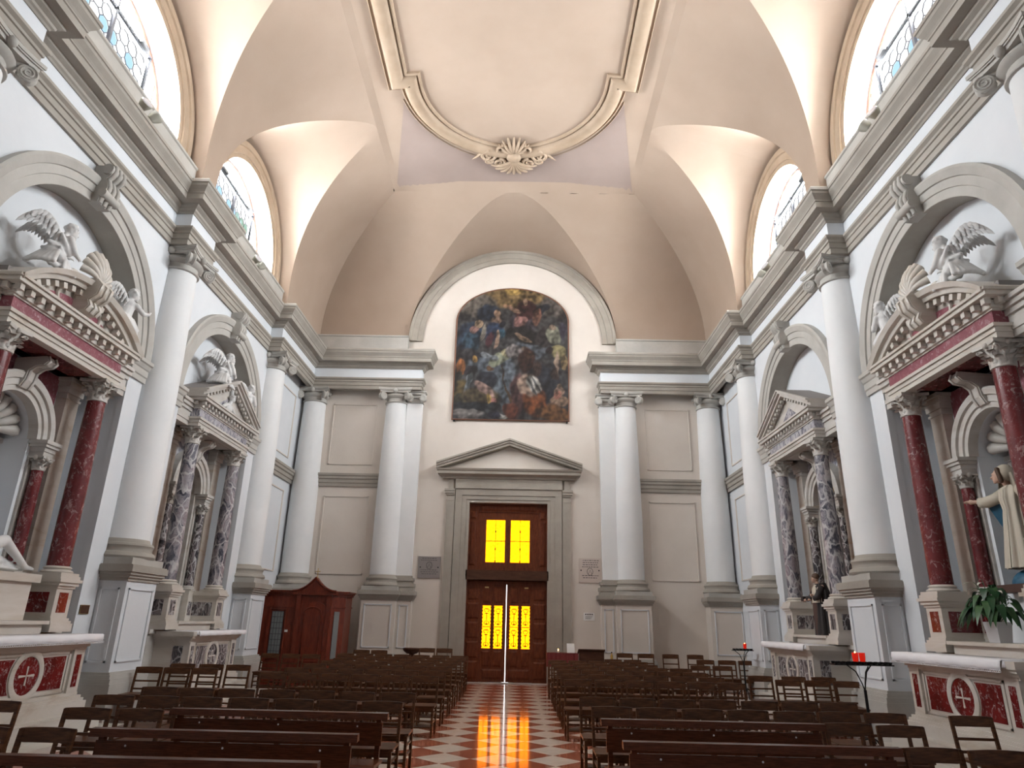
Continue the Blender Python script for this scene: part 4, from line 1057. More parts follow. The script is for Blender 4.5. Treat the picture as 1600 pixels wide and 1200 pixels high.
        for s_ in (-1, 1):
            for lo, hi, e in ((0.0, 0.07, 6.72), (0.07, 0.12, 6.66), (0.12, 0.16, 6.62)):
                m.add([(x, c+s_*yy, zz) for x in (e, 7.46) for yy, zz in ((H2+0.02, zp+lo), (H2+0.02, zp+hi), (0, zp+h+hi-0.14), (0, zp+h+lo-0.14))], [(0,1,2,3),(7,6,5,4),(0,4,5,1),(1,5,6,2),(2,6,7,3),(3,7,4,0)])
        obj('raking_cornice', m, ms, t)
        obj('tympanum', MB(sx).prism([(c-H2+0.1, zp), (c+H2-0.1, zp), (c, zp+h-0.16)], 'x', 6.90, 7.46), ms, t)
        obj('tympanum_panel', MB(sx).prism([(c-0.62, zp+0.05), (c+0.62, zp+0.05), (c, zp+0.44)], 'x', 6.885, 6.90), 'breccia_frieze', t)
        for s_ in (-1, 1):
            for k in range(10):
                f = 0.10+0.82*k/9; dentil(t, sx, 6.80, c+s_*H2*(1-f), zp+(h-0.16)*f-0.03, -s_*am, 0.8, ms)
        m = MB(sx); m.add([(x, c+q, z) for x in (6.70, 7.46) for q, z in ((-H2-0.02, zp+0.16), (0, zp+h+0.03), (H2+0.02, zp+0.16))], [(0,1,4,3), (1,2,5,4)])
        obj('roof', m, 'slate', t, recalc=False)
    return t
NEAR = 'near altar with red marble columns and a curved pediment'
altar(-1, 'left', ALT[0], 'A', 'red columned marble altar with curved pediment at the left edge')
altar(1, 'right', ALT[0], 'A', 'red columned marble altar with curved pediment at the right edge')
altar(-1, 'left', ALT[1], 'B', 'grey columned marble altar with triangular pediment topped by statues, left wall')
altar(1, 'right', ALT[1], 'B', 'grey columned marble altar with bare triangular pediment, right wall')

# ------------------------------------------------------------------ altar cloths
def cloth(sx, c, a0, a1, label, drop, lace):
    m = MB(sx); x0, x1, z = 6.14, 6.80, 1.436; n = 44; ov = 0.05
    t = thing('altar_cloth', label, 'cloth', (sx*6.4, (a0+a1)/2, 1.43), 'white altar cloths')
    rows = []
    for k in range(n+1):
        y = a0+(a1-a0)*k/n; wv = 0.012*math.sin(k*0.9)+0.006*math.sin(k*2.3)
        rows.append([(x1, y, z), (x0+0.03, y, z+0.004), (x0+0.005, y, z-0.004), (x0-0.006+wv*0.4, y, z-drop*0.5), (x0-0.012+wv, y, z-drop)])
    m.grid(rows)
    m.grid([[(x1, a1, z), (x0+0.03, a1, z+0.004)], [(x1, a1+ov*0.4, z-drop*0.7), (x0, a1+ov*0.4, z-drop*0.7)]]); m.grid([[(x1, a0, z), (x0+0.03, a0, z+0.004)], [(x1, a0-ov*0.2, z-drop*0.7), (x0, a0-ov*0.2, z-drop*0.7)]])
    o = obj('sheet', m, 'cloth_white', t, True, False)
    sm = o.modifiers.new('thick', 'SOLIDIFY'); sm.thickness = 0.006
    if lace:
        lc = MB(sx)
        for k in range(64):
            y = a0+(a1-a0)*(k+0.5)/64; lc.tube([(x0-0.014+0.03*0, y+0.02*math.cos(q*PI/4), z-drop-0.012+0.014*math.sin(q*PI/4)) for q in range(8)], 0.005, 4, True)
        l = obj('lace_edge', lc, 'cloth_white', t); l['kind'] = 'stuff'
cloth(-1, ALT[0], ALT[0]-1.30, ALT[0]+1.36, 'white lace cloth on the red altar at the left edge', 0.10, True)
cloth(1, ALT[0], ALT[0]-1.15, ALT[0]+1.36, 'white lace cloth on the red altar at the right edge', 0.11, True)
cloth(-1, ALT[1], ALT[1]-1.15, ALT[1]+1.36, 'plain white cloth on the grey altar of the left wall', 0.09, False)
cloth(1, ALT[1], ALT[1]-1.15, ALT[1]+1.36, 'plain white cloth on the grey altar of the right wall', 0.11, False)
# ------------------------------------------------------------------ chairs
def chair_proto():
    t = thing('chair', 'dark wooden church chair', 'chair', (0, 0, 0))
    w2 = 0.215
    for s_ in (-1, 1):
        m = MB(); m.bar((s_*w2, 0.01, 0.0), (s_*w2, 0.0, 0.45), 0.034, 0.036, (0, 1, 0)); m.bar((s_*w2, 0.0, 0.44), (s_*w2, 0.075, 0.855), 0.032, 0.034, (0, 1, 0)); obj('leg', m, 'chair_wood', t)
        obj('leg', MB().bar((s_*w2*0.94, -0.39, 0.0), (s_*w2*0.94, -0.375, 0.44), 0.034, 0.034, (0, 1, 0)), 'chair_wood', t)
        obj('stretcher', MB().bar((s_*w2*0.97, 0.0, 0.22), (s_*w2*0.97, -0.38, 0.22), 0.02, 0.026), 'chair_wood', t)
        obj('stretcher', MB().bar((s_*w2*0.97, 0.0, 0.33), (s_*w2*0.97, -0.38, 0.33), 0.02, 0.022), 'chair_wood', t)
    # curved top slat
    m = MB(); rows = []; n = 8
    for k in range(n+1):
        x = -w2-0.012+(2*w2+0.024)*k/n; q = 1-(2*k/n-1)**2; zt = 0.862+0.006*q; zb = 0.760+(0.012 if k in (0, n) else 0.0)
        rows.append([(x, 0.045+0.02*q, zb), (x, 0.068+0.02*q, zt), (x, 0.090+0.02*q, zt), (x, 0.066+0.02*q, zb), (x, 0.045+0.02*q, zb)])
    m.grid(rows); m.add([rows[0][i] for i in range(4)], [(0, 1, 2, 3)]); m.add([rows[-1][i] for i in range(4)], [(3, 2, 1, 0)])
    obj('top_slat', m, 'chair_wood', t)
    obj('back_rail', MB().bar((-w2, 0.036, 0.640), (w2, 0.036, 0.640), 0.018, 0.028), 'chair_wood', t)
    obj('back_rail', MB().bar((-w2, 0.012, 0.515), (w2, 0.012, 0.515), 0.018, 0.028), 'chair_wood', t)
    m = MB(); m.prism([(-w2-0.015, 0.01), (w2+0.015, 0.01), (w2+0.02, -0.40), (w2-0.02, -0.42), (-w2+0.02, -0.42), (-w2-0.02, -0.40)], 'z', 0.435, 0.462); obj('seat', m, 'chair_wood', t)
    obj('seat_apron', MB().box(-w2+0.01, w2-0.01, -0.39, -0.37, 0.375, 0.436), 'chair_wood', t)
    obj('low_shelf', MB().box(-w2+0.01, w2-0.01, -0.39, -0.22, 0.135, 0.155), 'chair_wood', t)
    obj('front_stretcher', MB().bar((-w2, -0.385, 0.24), (w2, -0.385, 0.24), 0.022, 0.028), 'chair_wood', t)
    return t
proto = chair_proto(); CH_USED = [False]
ORD = ['first', 'second', 'third', 'fourth', 'fifth', 'sixth', 'seventh', 'eighth', 'ninth', 'tenth']
rc = random.Random(3)
def chair(x, y, label, group, z=0.0, rz=None, tall=1.0):
    rz = rc.uniform(-0.03, 0.03) if rz is None else rz
    if not CH_USED[0]: o = proto; CH_USED[0] = True; o.location = (x, y, z); o.rotation_euler = (0, 0, rz); o['label'] = label
    else: o = dup(proto, (x, y, z), rz, label)
    o['group'] = group; o.scale = (1, 1, tall); return o
ROWY = [8.48, 9.50, 12.35, 13.60, 14.88, 16.10, 17.25, 18.45, 19.55]
ROWN = {-1: [7, 7, 6, 6, 6, 6, 6, 6, 7], 1: [7, 7, 6, 6, 6, 6, 5, 5, 5]}
for sx, sd in SIDES:
    g = f'rows of chairs {sd} of the aisle'; xs = 0.95 if sx < 0 else 1.16
    for r_, y in enumerate(ROWY):
        for k in range(ROWN[sx][r_]):
            if y > 19 and sx > 0 and k < 3: continue
            x = xs+0.225+k*0.512+rc.uniform(-0.012, 0.012)+(0.05 if r_ == 0 and sx > 0 else 0)
            if y > 19 and sx < 0 and x > 4.4: continue
            where = 'aisle-end chair' if k == 0 else f'{ORD[k]} chair from the aisle'
            chair(sx*x, y-0.09+rc.uniform(-0.03, 0.03), f'dark {where}, {ORD[r_]} chair row behind the {sd} benches', g)
# chairs lined up with the benches
for x, y, lb in ((-3.34, 7.25, 'dark wooden chair touching the outer end of the farthest left bench'), (-3.86, 7.25, 'dark wooden chair second from the outer end of the farthest left bench'),
                 (-3.42, 5.98, 'dark wooden chair touching the outer end of the middle left bench'), (-3.95, 5.96, 'dark wooden chair cut by the left edge beside the middle bench'),
                 (-5.02, 7.62, 'dark wooden chair corner at the left edge before the red altar'),
                 (3.66, 7.45, 'dark wooden chair touching the outer end of the farther right bench'), (4.14, 7.38, 'dark wooden chair second from the outer end of the farther right bench'),
                 (3.70, 6.05, 'dark wooden chair touching the outer end of the nearer right bench'), (4.18, 6.00, 'dark wooden chair second from the outer end of the nearer right bench')):
    chair(x, y, lb, 'chairs at the bench ends')
chair(5.42, 8.33, 'dark wooden chair alone in front of the right red altar table', 'chairs before the right altar', rz=-0.05)
chair(5.94, 7.88, 'dark wooden chair cut by the right edge before the red altar', 'chairs before the right altar', rz=-0.08)
for k, x in enumerate((-6.16, -5.66, -5.17)): chair(x, 12.90, f'dark wooden chair at the foot of the left column between altars, {ORD[k]} from the wall', 'chairs beside the left columns', rz=0.04)
for k, x in enumerate((-6.05, -5.50, -4.98)): chair(x, 13.95, f'dark wooden chair before the left grey altar, {ORD[k]} from the wall', 'chairs beside the left columns', rz=0.02)
for k, x in enumerate((6.30, 5.78, 5.26)): chair(x, 13.30, f'dark wooden chair beside the candle stand, nearer line, {ORD[k]} from the right wall', 'chairs beside the right columns', rz=-0.04)
for k, x in enumerate((6.30, 5.72, 5.08)): chair(x, 14.25, f'dark wooden chair before the right grey altar, farther line, {ORD[k]} from the wall', 'chairs beside the right columns', rz=-0.02)
for k, x in enumerate((-5.95, -5.42, -4.90)): chair(x, 18.52, f'dark wooden chair in front of the confessional, {ORD[k]} from the left wall', 'chairs before the confessional')
for k, x in enumerate((-4.05, -3.55)): chair(x, 20.55, f'dark wooden chair by the left pedestal of the door wall, {ORD[k]} from the confessional', 'chairs along the door wall', tall=1.06)
for k, x in enumerate((-2.22, -1.72)): chair(x, 20.75, f'tall dark chair between font and door, {ORD[k]} from the font', 'chairs along the door wall', tall=1.15)
for k, x in enumerate((3.42, 4.02, 4.72, 5.42)): chair(x, 20.70, f'dark wooden chair against the door wall right of the door, {ORD[k]} from the aisle', 'chairs along the door wall', tall=1.13)
for k, x in enumerate((5.35, 5.92, 6.45)): chair(x, 19.35, f'dark wooden chair near the far candle stand, {ORD[k]} from the aisle', 'chairs near the far candle stand', tall=1.05, rz=-0.05)
for k, x in enumerate((4.72, 5.24)): chair(x, 17.4, f'dark wooden chair beyond the right grey altar steps, {ORD[k]} from the aisle', 'chairs near the far candle stand', rz=-0.05)

# ------------------------------------------------------------------ benches
def bench(x0, x1, y, label):
    """bench facing the camera: rail, wide back board, seat, uprights"""
    t = thing('bench', label, 'bench', ((x0+x1)/2, y, 0), 'benches nearest the camera')
    m = MB(); m.prism([(y-0.005, 0.800), (y+0.01, 0.858), (y+0.075, 0.862), (y+0.085, 0.808)], 'x', x0, x1); obj('top_rail', m, 'bench_wood', t)
    m = MB(); m.prism([(y+0.012, 0.565), (y+0.030, 0.772), (y+0.052, 0.770), (y+0.034, 0.563)], 'x', x0+0.05, x1-0.05); obj('back_board', m, 'bench_wood', t)
    m = MB(); m.prism([(y-0.36, 0.425), (y-0.38, 0.445), (y-0.36, 0.462), (y+0.05, 0.445), (y+0.05, 0.415)], 'x', x0+0.03, x1-0.03); obj('seat', m, 'bench_wood', t)
    n = 3
    for k in range(n):
        x = x0+0.09+(x1-x0-0.18)*k/(n-1)
        obj('leg', MB().bar((x, y+0.07, 0), (x, y+0.055, 0.81), 0.045, 0.05, (0, 1, 0)), 'bench_wood', t)
        obj('leg', MB().bar((x, y-0.33, 0), (x, y-0.32, 0.43), 0.045, 0.05, (0, 1, 0)), 'bench_wood', t)
        obj('stretcher', MB().bar((x, y-0.33, 0.16), (x, y+0.06, 0.16), 0.03, 0.04), 'bench_wood', t)
    obj('long_stretcher', MB().box(x0+0.1, x1-0.1, y-0.15, y-0.11, 0.145, 0.185), 'bench_wood', t)
    sc = MB()
    for k in range(3):
        for z in (0.60, 0.735):
            M = Matrix.Rotation(PI/2, 4, 'X'); M.translation = (x0+0.30+(x1-x0-0.6)*k/2, y+0.012+(z-0.565)*0.087, z); sc.lathem([(0.009, 0), (0.006, 0.006)], M, 8)
    obj('screw_cap', sc, 'paper', t)
for x0, x1, y, lb in ((-3.12, -0.93, 7.48, 'farthest of the three dark benches left of the aisle'), (-3.12, -0.93, 6.12, 'middle one of the three dark benches left of the aisle'),
                      (-3.12, -0.93, 4.95, 'nearest of the three dark benches left of the aisle, only its rail showing'),
                      (1.20, 3.42, 7.45, 'farther of the two dark benches right of the aisle'), (1.22, 3.45, 6.10, 'nearer of the two dark benches right of the aisle')): bench(x0, x1, y, lb)

# ------------------------------------------------------------------ confessional
def confessional():
    t = thing('confessional', 'reddish wooden confessional with arched door and small cross, left corner', 'confessional', (-5.6, 20.6, 0))
    A, B, C_, E_ = (-6.80, 19.95), (-5.80, 20.0), (-4.95, 20.0), (-4.60, 20.45); back = 21.22; zt = 2.36
    plan = [A, B, C_, E_, (-4.60, back), (-6.80, back)]
    m = MB(); m.prism(plan, 'z', 0.12, zt); obj('body', m, 'confessional_wood', t)
    off = lambda d: [(A[0]-d, A[1]-d), (B[0], B[1]-d), (C_[0]+d*0.4, C_[1]-d), (E_[0]+d, E_[1]-d*0.4), (-4.60+d, back), (-6.80-d, back)]
    m = MB(); m.prism(off(0.05), 'z', 0.0, 0.16); obj('plinth', m, 'confessional_wood', t)
    m = MB(); m.prism(off(0.025), 'z', 2.02, 2.06); m.prism(off(0.04), 'z', zt-0.02, zt+0.03); m.prism(off(0.08), 'z', zt+0.03, zt+0.07); m.prism(off(0.11), 'z', zt+0.07, zt+0.11); obj('cornice', m, 'confessional_wood', t)
    # ogee crest over the door
    cx = -5.375; pts = [(-0.62, 0.10)]
    for k in range(1, 21):
        s = k/20; x = -0.62+0.62*s; z = 0.10+0.10*math.sin(PI*min(1, s*1.1)/2)**2+0.27*s**3.2
        pts.append((x, z))
    full = [(cx+x, zt+z) for x, z in pts]+[(cx-x, zt+z) for x, z in pts[::-1][1:]]
    m = MB(); m.prism([(cx-0.62, zt)]+full+[(cx+0.62, zt)], 'y', 19.90, 20.2); cr = obj('crest', m, 'confessional_wood', t)
    obj('crest_moulding', MB().tube([(x, 19.89, z) for x, z in full], 0.03, 6), 'confessional_wood', cr, 60)
    zc = zt+pts[-1][1]
    m = MB(); m.tube([(cx, 20.02, zc-0.02), (cx, 20.02, zc+0.26)], 0.012, 6); m.tube([(cx-0.075, 20.02, zc+0.17), (cx+0.075, 20.02, zc+0.17)], 0.012, 6); m.ell((cx, 20.02, zc), 0.03); obj('cross', m, 'brass', t)
    # door with arched panel
    m = MB(); dz0, dz1 = 0.20, 1.98; y = 19.965
    pts = [(-5.74, dz0), (-5.02, dz0), (-5.02, dz1)]+[(cx+0.36*math.cos(PI*k/16), dz1+0.20*math.sin(PI*k/16)) for k in range(17)]+[(-5.74, dz1)]
    m.prism(pts, 'y', y-0.01, 20.0); dr = obj('door', m, 'confessional_wood', t)
    inner = [(cx-0.24, 0.72), (cx+0.24, 0.72), (cx+0.24, 1.86)]+[(cx+0.24*math.cos(PI*k/12), 1.86+0.17*math.sin(PI*k/12)) for k in range(13)]+[(cx-0.24, 1.86)]
    obj('panel_moulding', MB().tube([(x, y-0.012, z) for x, z in inner], 0.018, 6, True), 'confessional_wood', dr, 60)
    obj('panel_moulding', MB().tube([(x, y-0.012, z) for x, z in ((cx-0.24, 0.32), (cx+0.24, 0.32), (cx+0.24, 0.62), (cx-0.24, 0.62))], 0.018, 6, True), 'confessional_wood', dr)
    for x in (B[0], C_[0]): obj('pilaster', MB().box(x-0.06, x+0.06, 19.93, 20.02, 0.16, zt), 'confessional_wood', t)
    # glazed side bay
    m = MB(); m.box(-6.62, -6.56, 19.93, 19.98, 0.62, 2.0); obj('stile', m, 'confessional_wood', t)
    g = MB().box(-6.50, -6.18, 19.945, 19.955, 0.72, 1.90); gw = obj('side_window', g, 'grille', t)
    ld = MB()
    for k in range(5): ld.tube([(-6.50+0.08*k, 19.94, 0.72), (-6.50+0.08*k, 19.94, 1.90)], 0.006, 4)
    for k in range(9): ld.tube([(-6.50, 19.94, 0.72+0.1475*k), (-6.18, 19.94, 0.72+0.1475*k)], 0.006, 4)
    obj('leading', ld, 'lead', gw)
    obj('bay_frame', MB().tube([(x, 19.95, z) for x, z in ((-6.56, 0.66), (-6.12, 0.66), (-6.12, 1.96), (-6.56, 1.96))], 0.022, 6, True), 'confessional_wood', t)
    obj('label_card', MB().box(-6.10, -6.02, 19.93, 19.95, 1.36, 1.42), 'paper', t)
    # angled right bay with narrow window
    d = Vector((E_[0]-C_[0], E_[1]-C_[1], 0)); n_ = Vector((d.y, -d.x, 0)).normalized(); p = Vector((*C_, 0))+d*0.5+n_*0.012
    M = Matrix((d.normalized(), n_, Vector((0, 0, 1)))).transposed().to_4x4(); M.translation = p+Vector((0, 0, 1.30)); obj('narrow_window', MB().boxm(M, 0.09, 0.008, 0.62), 'grille', t)
    # scrolled foot bracket
    obj('foot_bracket', MB().prism([(-6.86, 0.16), (-6.86, 0.55), (-6.80, 0.6), (-6.80, 0.16)], 'y', 19.95, 20.3), 'confessional_wood', t)
confessional()

# ------------------------------------------------------------------ candle stands
def candle_stand(x, y, z0, label, zt, wd, lit):
    t = thing('candle_stand', label, 'candle stand', (x, y, z0))
    obj('pole', MB().tube([(x, y, z0+0.16), (x, y, zt-0.34)], 0.022, 8), 'iron', t, 60)
    for k in range(3):
        a = 2*PI*k/3+0.5; u = (math.cos(a), math.sin(a))
        obj('foot', MB().tube([(x+u[0]*r_, y+u[1]*r_, z0+h) for r_, h in ((0.0, 0.30), (0.10, 0.27), (0.20, 0.15), (0.26, 0.0125))], 0.012, 6), 'iron', t, 60)
        obj('arm', MB().tube([(x+u[0]*r_, y+u[1]*r_, zt+h) for r_, h in ((0.0, -0.36), (0.03, -0.25), (0.09, -0.10), (0.20, -0.015))], 0.009, 6), 'iron', t, 60)
    m = MB(); m.box(x-wd/2, x+wd/2, y-0.09, y+0.09, zt-0.012, zt+0.004)
    obj('tray', m, 'iron', t)
    n = int(wd/0.075)
    for k in range(n):
        for q in (-0.05, 0.05):
            xx = x-wd/2+wd*(k+0.5)/n
            obj('cup', MB().lathe([(0.018, 0), (0.028, 0.01), (0.03, 0.035), (0.024, 0.035), (0.02, 0.008)], xx, y+q, 8, cz=zt+0.004), 'iron', t)
    for xx, on in lit:
        tag(obj('votive_candle', MB().lathe([(0.036, 0), (0.042, 0.06), (0.044, 0.12), (0.038, 0.12), (0.034, 0.01)], x+xx, y-0.05, 14, cz=zt+0.042), 'red_glass', None, 40), ('lit red glass votive candle on the ' if on else 'unlit red glass votive candle on the ')+('near right candle stand' if wd > 0.7 else 'far right candle stand'), 'candle', 'red votive candles')
        if on:
            tag(obj('flame', MB().lathe([(0.004, 0.0), (0.014, 0.014), (0.010, 0.034), (0.001, 0.055)], x+xx, y-0.05, 8, cz=zt+0.125), 'flame', None, 60), 'small candle flame above a red votive glass on the '+('near stand' if wd > 0.7 else 'far stand'), 'flame')
candle_stand(5.40, 10.75, 0.004, 'black iron candle stand with long tray beside the right column', 1.27, 0.86, ((-0.10, True), (0.0, False)))
candle_stand(6.16, 18.75, 0.0, 'small black iron candle stand near the far right corner', 1.19, 0.52, ((0.05, True),))

# ------------------------------------------------------------------ things near the door
t = thing('holy_water_font', 'brown stone holy water font on a slender stem left of the door', 'font', (-2.72, 21.25, 0))
obj('bowl', MB().lathe([(0.06, 0.80), (0.16, 0.83), (0.25, 0.90), (0.27, 0.96), (0.25, 0.97), (0.20, 0.92), (0.05, 0.88)], -2.72, 21.25, 24), 'beam_wood', t, 50)
obj('stem', MB().lathe([(0.17, 0.0), (0.17, 0.06), (0.08, 0.12), (0.055, 0.30), (0.075, 0.55), (0.05, 0.74), (0.08, 0.81)], -2.72, 21.25, 18), 'beam_wood', t, 50)
t = thing('notice_table', 'narrow table under red cloth right of the door', 'table', (1.62, 20.2, 0))
obj('top', MB().box(1.20, 2.02, 20.0, 20.4, 0.93, 0.98), 'door_wood', t)
m = MB(); n = 40
m.grid([[(1.18+0.86*k/n, 19.985+0.012*math.sin(k*1.1), z) for k in range(n+1)] for z in (0.98, 0.62)]); m.grid([[(1.18, 19.985+0.43*k/n, z) for k in range(n+1)] for z in (0.98, 0.62)])
obj('red_cloth', m, 'velvet_red', t, True, False)
for xx in (1.24, 1.98):
    for yy in (20.04, 20.36): obj('leg', MB().box(xx-0.02, xx+0.02, yy-0.02, yy+0.02, 0, 0.93), 'door_wood', t)
t = thing('paper_stand', 'white leaning notice card on the red covered table', 'card', (1.86, 20.2, 0.98))
obj('card', MB().prism([(20.14, 0.98), (20.16, 0.98), (20.24, 1.22), (20.22, 1.22)], 'x', 1.74, 1.95), 'paper', t); obj('prop', MB().prism([(20.30, 0.98), (20.31, 0.98), (20.235, 1.16), (20.225, 1.16)], 'x', 1.82, 1.87), 'paper', t)
t = thing('small_candle', 'small candle burning on the red covered table right of the door', 'candle', (1.5, 20.2, 0.98))
obj('wax', MB().lathe([(0.02, 0), (0.02, 0.05), (0.003, 0.052)], 1.5, 20.2, 10, cz=0.98), 'wax', t); obj('flame', MB().lathe([(0.004, 0), (0.012, 0.015), (0.001, 0.05)], 1.5, 20.2, 8, cz=1.03), 'flame', t)
t = thing('lectern', 'dark box lectern standing right of the red covered table', 'lectern', (2.42, 20.3, 0))
obj('front_panel', MB().box(2.08, 2.76, 20.10, 20.14, 0.05, 1.06), 'beam_wood', t); obj('sloped_top', MB().prism([(20.06, 1.06), (20.44, 0.96), (20.44, 0.99), (20.06, 1.09)], 'x', 2.05, 2.79), 'beam_wood', t)
for xx in (2.08, 2.73): obj('side_panel', MB().box(xx, xx+0.03, 20.14, 20.42, 0.05, 0.97), 'beam_wood', t)
obj('base', MB().box(2.04, 2.80, 20.06, 20.46, 0.0, 0.05), 'beam_wood', t)
t = thing('bottle', 'small amber bottle on a stool beside the dark lectern', 'bottle', (3.0, 20.35, 0.82))
obj('body', MB().lathe([(0.035, 0), (0.037, 0.10), (0.014, 0.14), (0.014, 0.17)], 3.0, 20.35, 12, cz=0.822), 'gold', t, 50); obj('cap', MB().lathe([(0.018, 0.17), (0.018, 0.20)], 3.0, 20.35, 12, cz=0.822), 'iron', t)
t = thing('stool', 'plain wooden stool under the amber bottle by the lectern', 'stool', (3.0, 20.35, 0))
obj('seat', MB().lathe([(0.16, 0.79), (0.17, 0.80), (0.17, 0.815), (0.16, 0.82)], 3.0, 20.35, 18), 'chair_wood', t)
for k in range(4): a = PI/4+k*PI/2; obj('leg', MB().bar((3.0+0.16*math.cos(a), 20.35+0.16*math.sin(a), 0), (3.0+0.10*math.cos(a), 20.35+0.10*math.sin(a), 0.79), 0.03), 'chair_wood', t)

# wall plaques and notice
def plaque(x0, x1, z0, z1, mat, label, emblem, cat='plaque'):
    t = thing('wall_plaque', label, cat, ((x0+x1)/2, D-0.03, z0))
    obj('slab', MB().box(x0, x1, D-0.035, D, z0, z1), mat, t); m = MB(); cx = (x0+x1)/2; h = z1-z0; rr = random.Random(int(x0*7))
    for k in range(9):
        z = z1-h*(0.10+0.09*k)
        if emblem[0] < k < emblem[1]: continue
        x = x0+0.08+rr.uniform(0, 0.05)
        while x < x1-0.12:
            L = rr.uniform(0.03, 0.08); m.box(x, min(x+L, x1-0.06), D-0.038, D-0.034, z, z+h*0.03); x += L+0.02
    ins = obj('inscription', m, 'ink', t); ins['kind'] = 'stuff'
    e = MB(); zc = z1-h*(0.10+0.09*(emblem[0]+emblem[1])/2)
    e.tube([(cx+0.09*math.sin(a*PI/6), D-0.036, zc+0.11*math.cos(a*PI/6)) for a in range(12)], 0.008, 4, True); e.tube([(cx-0.05, D-0.036, zc-0.07), (cx, D-0.036, zc+0.06), (cx+0.05, D-0.036, zc-0.07)], 0.008, 4)
    obj('emblem', e, 'ink', t)
    b = MB()
    for xx in (x0+0.07, x1-0.07): b.ell((xx, D-0.037, (z0+z1)/2), (0.022, 0.008, 0.022), 10, 6)
    obj('stud', b, 'iron', t)
plaque(-2.80, -2.10, 2.99, 3.65, 'plaque_grey', 'grey stone inscription plaque on the wall left of the door', (1, 6))
plaque(2.25, 2.95, 2.96, 3.69, 'plaque_pale', 'pale stone inscription plaque on the wall right of the door', (3, 7))
t = thing('paper_notice', 'white paper notice taped to the wall below the right plaque', 'notice', (2.55, D-0.01, 1.84)); obj('sheet', MB().box(2.38, 2.72, D-0.012, D-0.004, 1.84, 2.07), 'paper', t)
m = MB()
for k in range(4): m.box(2.43+0.065*k, 2.47+0.065*k, D-0.014, D-0.011, 2.00, 2.04)
for k in range(3): m.box(2.43, 2.66-0.03*k, D-0.014, D-0.011, 1.95-0.03*k, 1.96-0.03*k)
obj('print', m, 'ink', t)
t = thing('name_plate', 'small brown plate on the wall strip beside the left red altar', 'plaque', (-7.03, 12.0, 1.74)); obj('plate', MB().box(-7.04, -7.02, 11.98, 12.22, 1.73, 1.87), 'beam_wood', t); obj('rim', MB().tube([(-7.02, a, b) for a, b in ((11.98, 1.73), (12.22, 1.73), (12.22, 1.87), (11.98, 1.87))], 0.006, 4, True), 'brass', t)

# floodlights on the cornice
for sx, sd in SIDES:
    for y, w_ in ((10.15, 'nearer'), (15.78, 'farther')):
        for q in (-0.17, 0.17):
            t = thing('floodlight', f'small floodlight on the {sd} cornice under the {w_} window, {"first" if q < 0 else "second"} of its pair', 'floodlight', (sx*6.75, y+q, ZT), 'floodlights on the cornices')
            obj('bracket', MB(sx).box(6.73, 6.77, y+q-0.05, y+q+0.05, ZT, ZT+0.10), 'iron', t)
            M = Matrix.Rotation(R(-60 if q < 0 else -40), 4, 'Y') @ Matrix.Rotation(R(20 if q < 0 else -20), 4, 'X'); M.translation = (6.66, y+q, ZT+0.16)
            obj('housing', MB(sx).lathem([(0.03, -0.10), (0.07, -0.08), (0.11, 0.02), (0.12, 0.08)], M, 14), 'grey_plastic', t, 40); M2 = M.copy(); M2.translation = M.translation+M.to_3x3() @ Vector((0, 0, 0.08)); obj('lens', MB(sx).lathem([(0.11, 0), (0.10, 0.012)], M2, 14), 'lamp_glass', t)

# ------------------------------------------------------------------ potted peace lily
def plant():
    px, py, pz = 6.98, ALT[0]+0.02, 1.621
    t = thing('flower_pot', 'white square flower pot on the shelf of the right red altar', 'pot', (px, py, pz))
    m = MB(); h = 0.27
    m.add([(px+a*s_, py+b*s_, pz+z) for z, s_ in ((0, 0.085), (h, 0.11), (h, 0.10), (h-0.03, 0.098)) for a, b in ((-1, -1.3), (1, -1.3), (1, 1.3), (-1, 1.3))], [(3, 2, 1, 0)]+[(k*4+i, k*4+(i+1) % 4, (k+1)*4+(i+1) % 4, (k+1)*4+i) for k in range(3) for i in range(4)])
    obj('pot', m, 'white_pot', t); obj('soil', MB().box(px-0.095, px+0.095, py-0.125, py+0.125, pz+h-0.05, pz+h-0.03), 'soil', t)
    tp = thing('peace_lily', 'leafy green peace lily with white flowers in the white pot', 'plant', (px, py, pz+h-0.03)); r_ = random.Random(5)
    def blade(a, reach, up, wd, L, mat, nm):
        u = Vector((math.cos(a), math.sin(a), 0)); sd_ = Vector((-u.y, u.x, 0)); rows = []
        b = Vector((px, py, pz+h-0.03))+u*0.03; n = 8
        st = MB(); pts = [b+u*reach*s*0.55+Vector((0, 0, up*math.sin(s*PI/2))) for s in (0, 0.25, 0.5, 0.75, 1.0)]; st.tube(pts, 0.005, 4); o0 = obj('stalk', st, 'leaf_light', tp)
        e = pts[-1]; d0 = 0.5
        for k in range(n+1):
            s = k/n; c_ = e+u*reach*0.5*s*1.1+Vector((0, 0, L*(0.25*s-0.95*s*s))); w_ = wd*math.sin(PI*(0.04+0.96*s)**0.8)*(1 if s < 0.98 else 0.1)
            rows.append([c_-sd_*w_+Vector((0, 0, w_*0.25)), c_, c_+sd_*w_+Vector((0, 0, w_*0.25))])
        obj(nm, MB().grid(rows), mat, o0, True, False)
    for k in range(54):
        a = r_.uniform(0, 2*PI); q = r_.random()
        if math.cos(a) > 0.55 and q > 0.4: a += PI
        blade(a, 0.14+0.30*q, 0.46-0.30*q+r_.uniform(-0.05, 0.08), 0.045+0.02*r_.random(), 0.20+0.18*q, 'leaf' if r_.random() < 0.7 else 'leaf_light', 'leaf')
    for k in range(7): blade(r_.uniform(PI*0.5, PI*1.5), 0.05+0.30*r_.random(), 0.38+0.22*r_.random(), 0.026, 0.06, 'flower_white', 'flower')
plant()
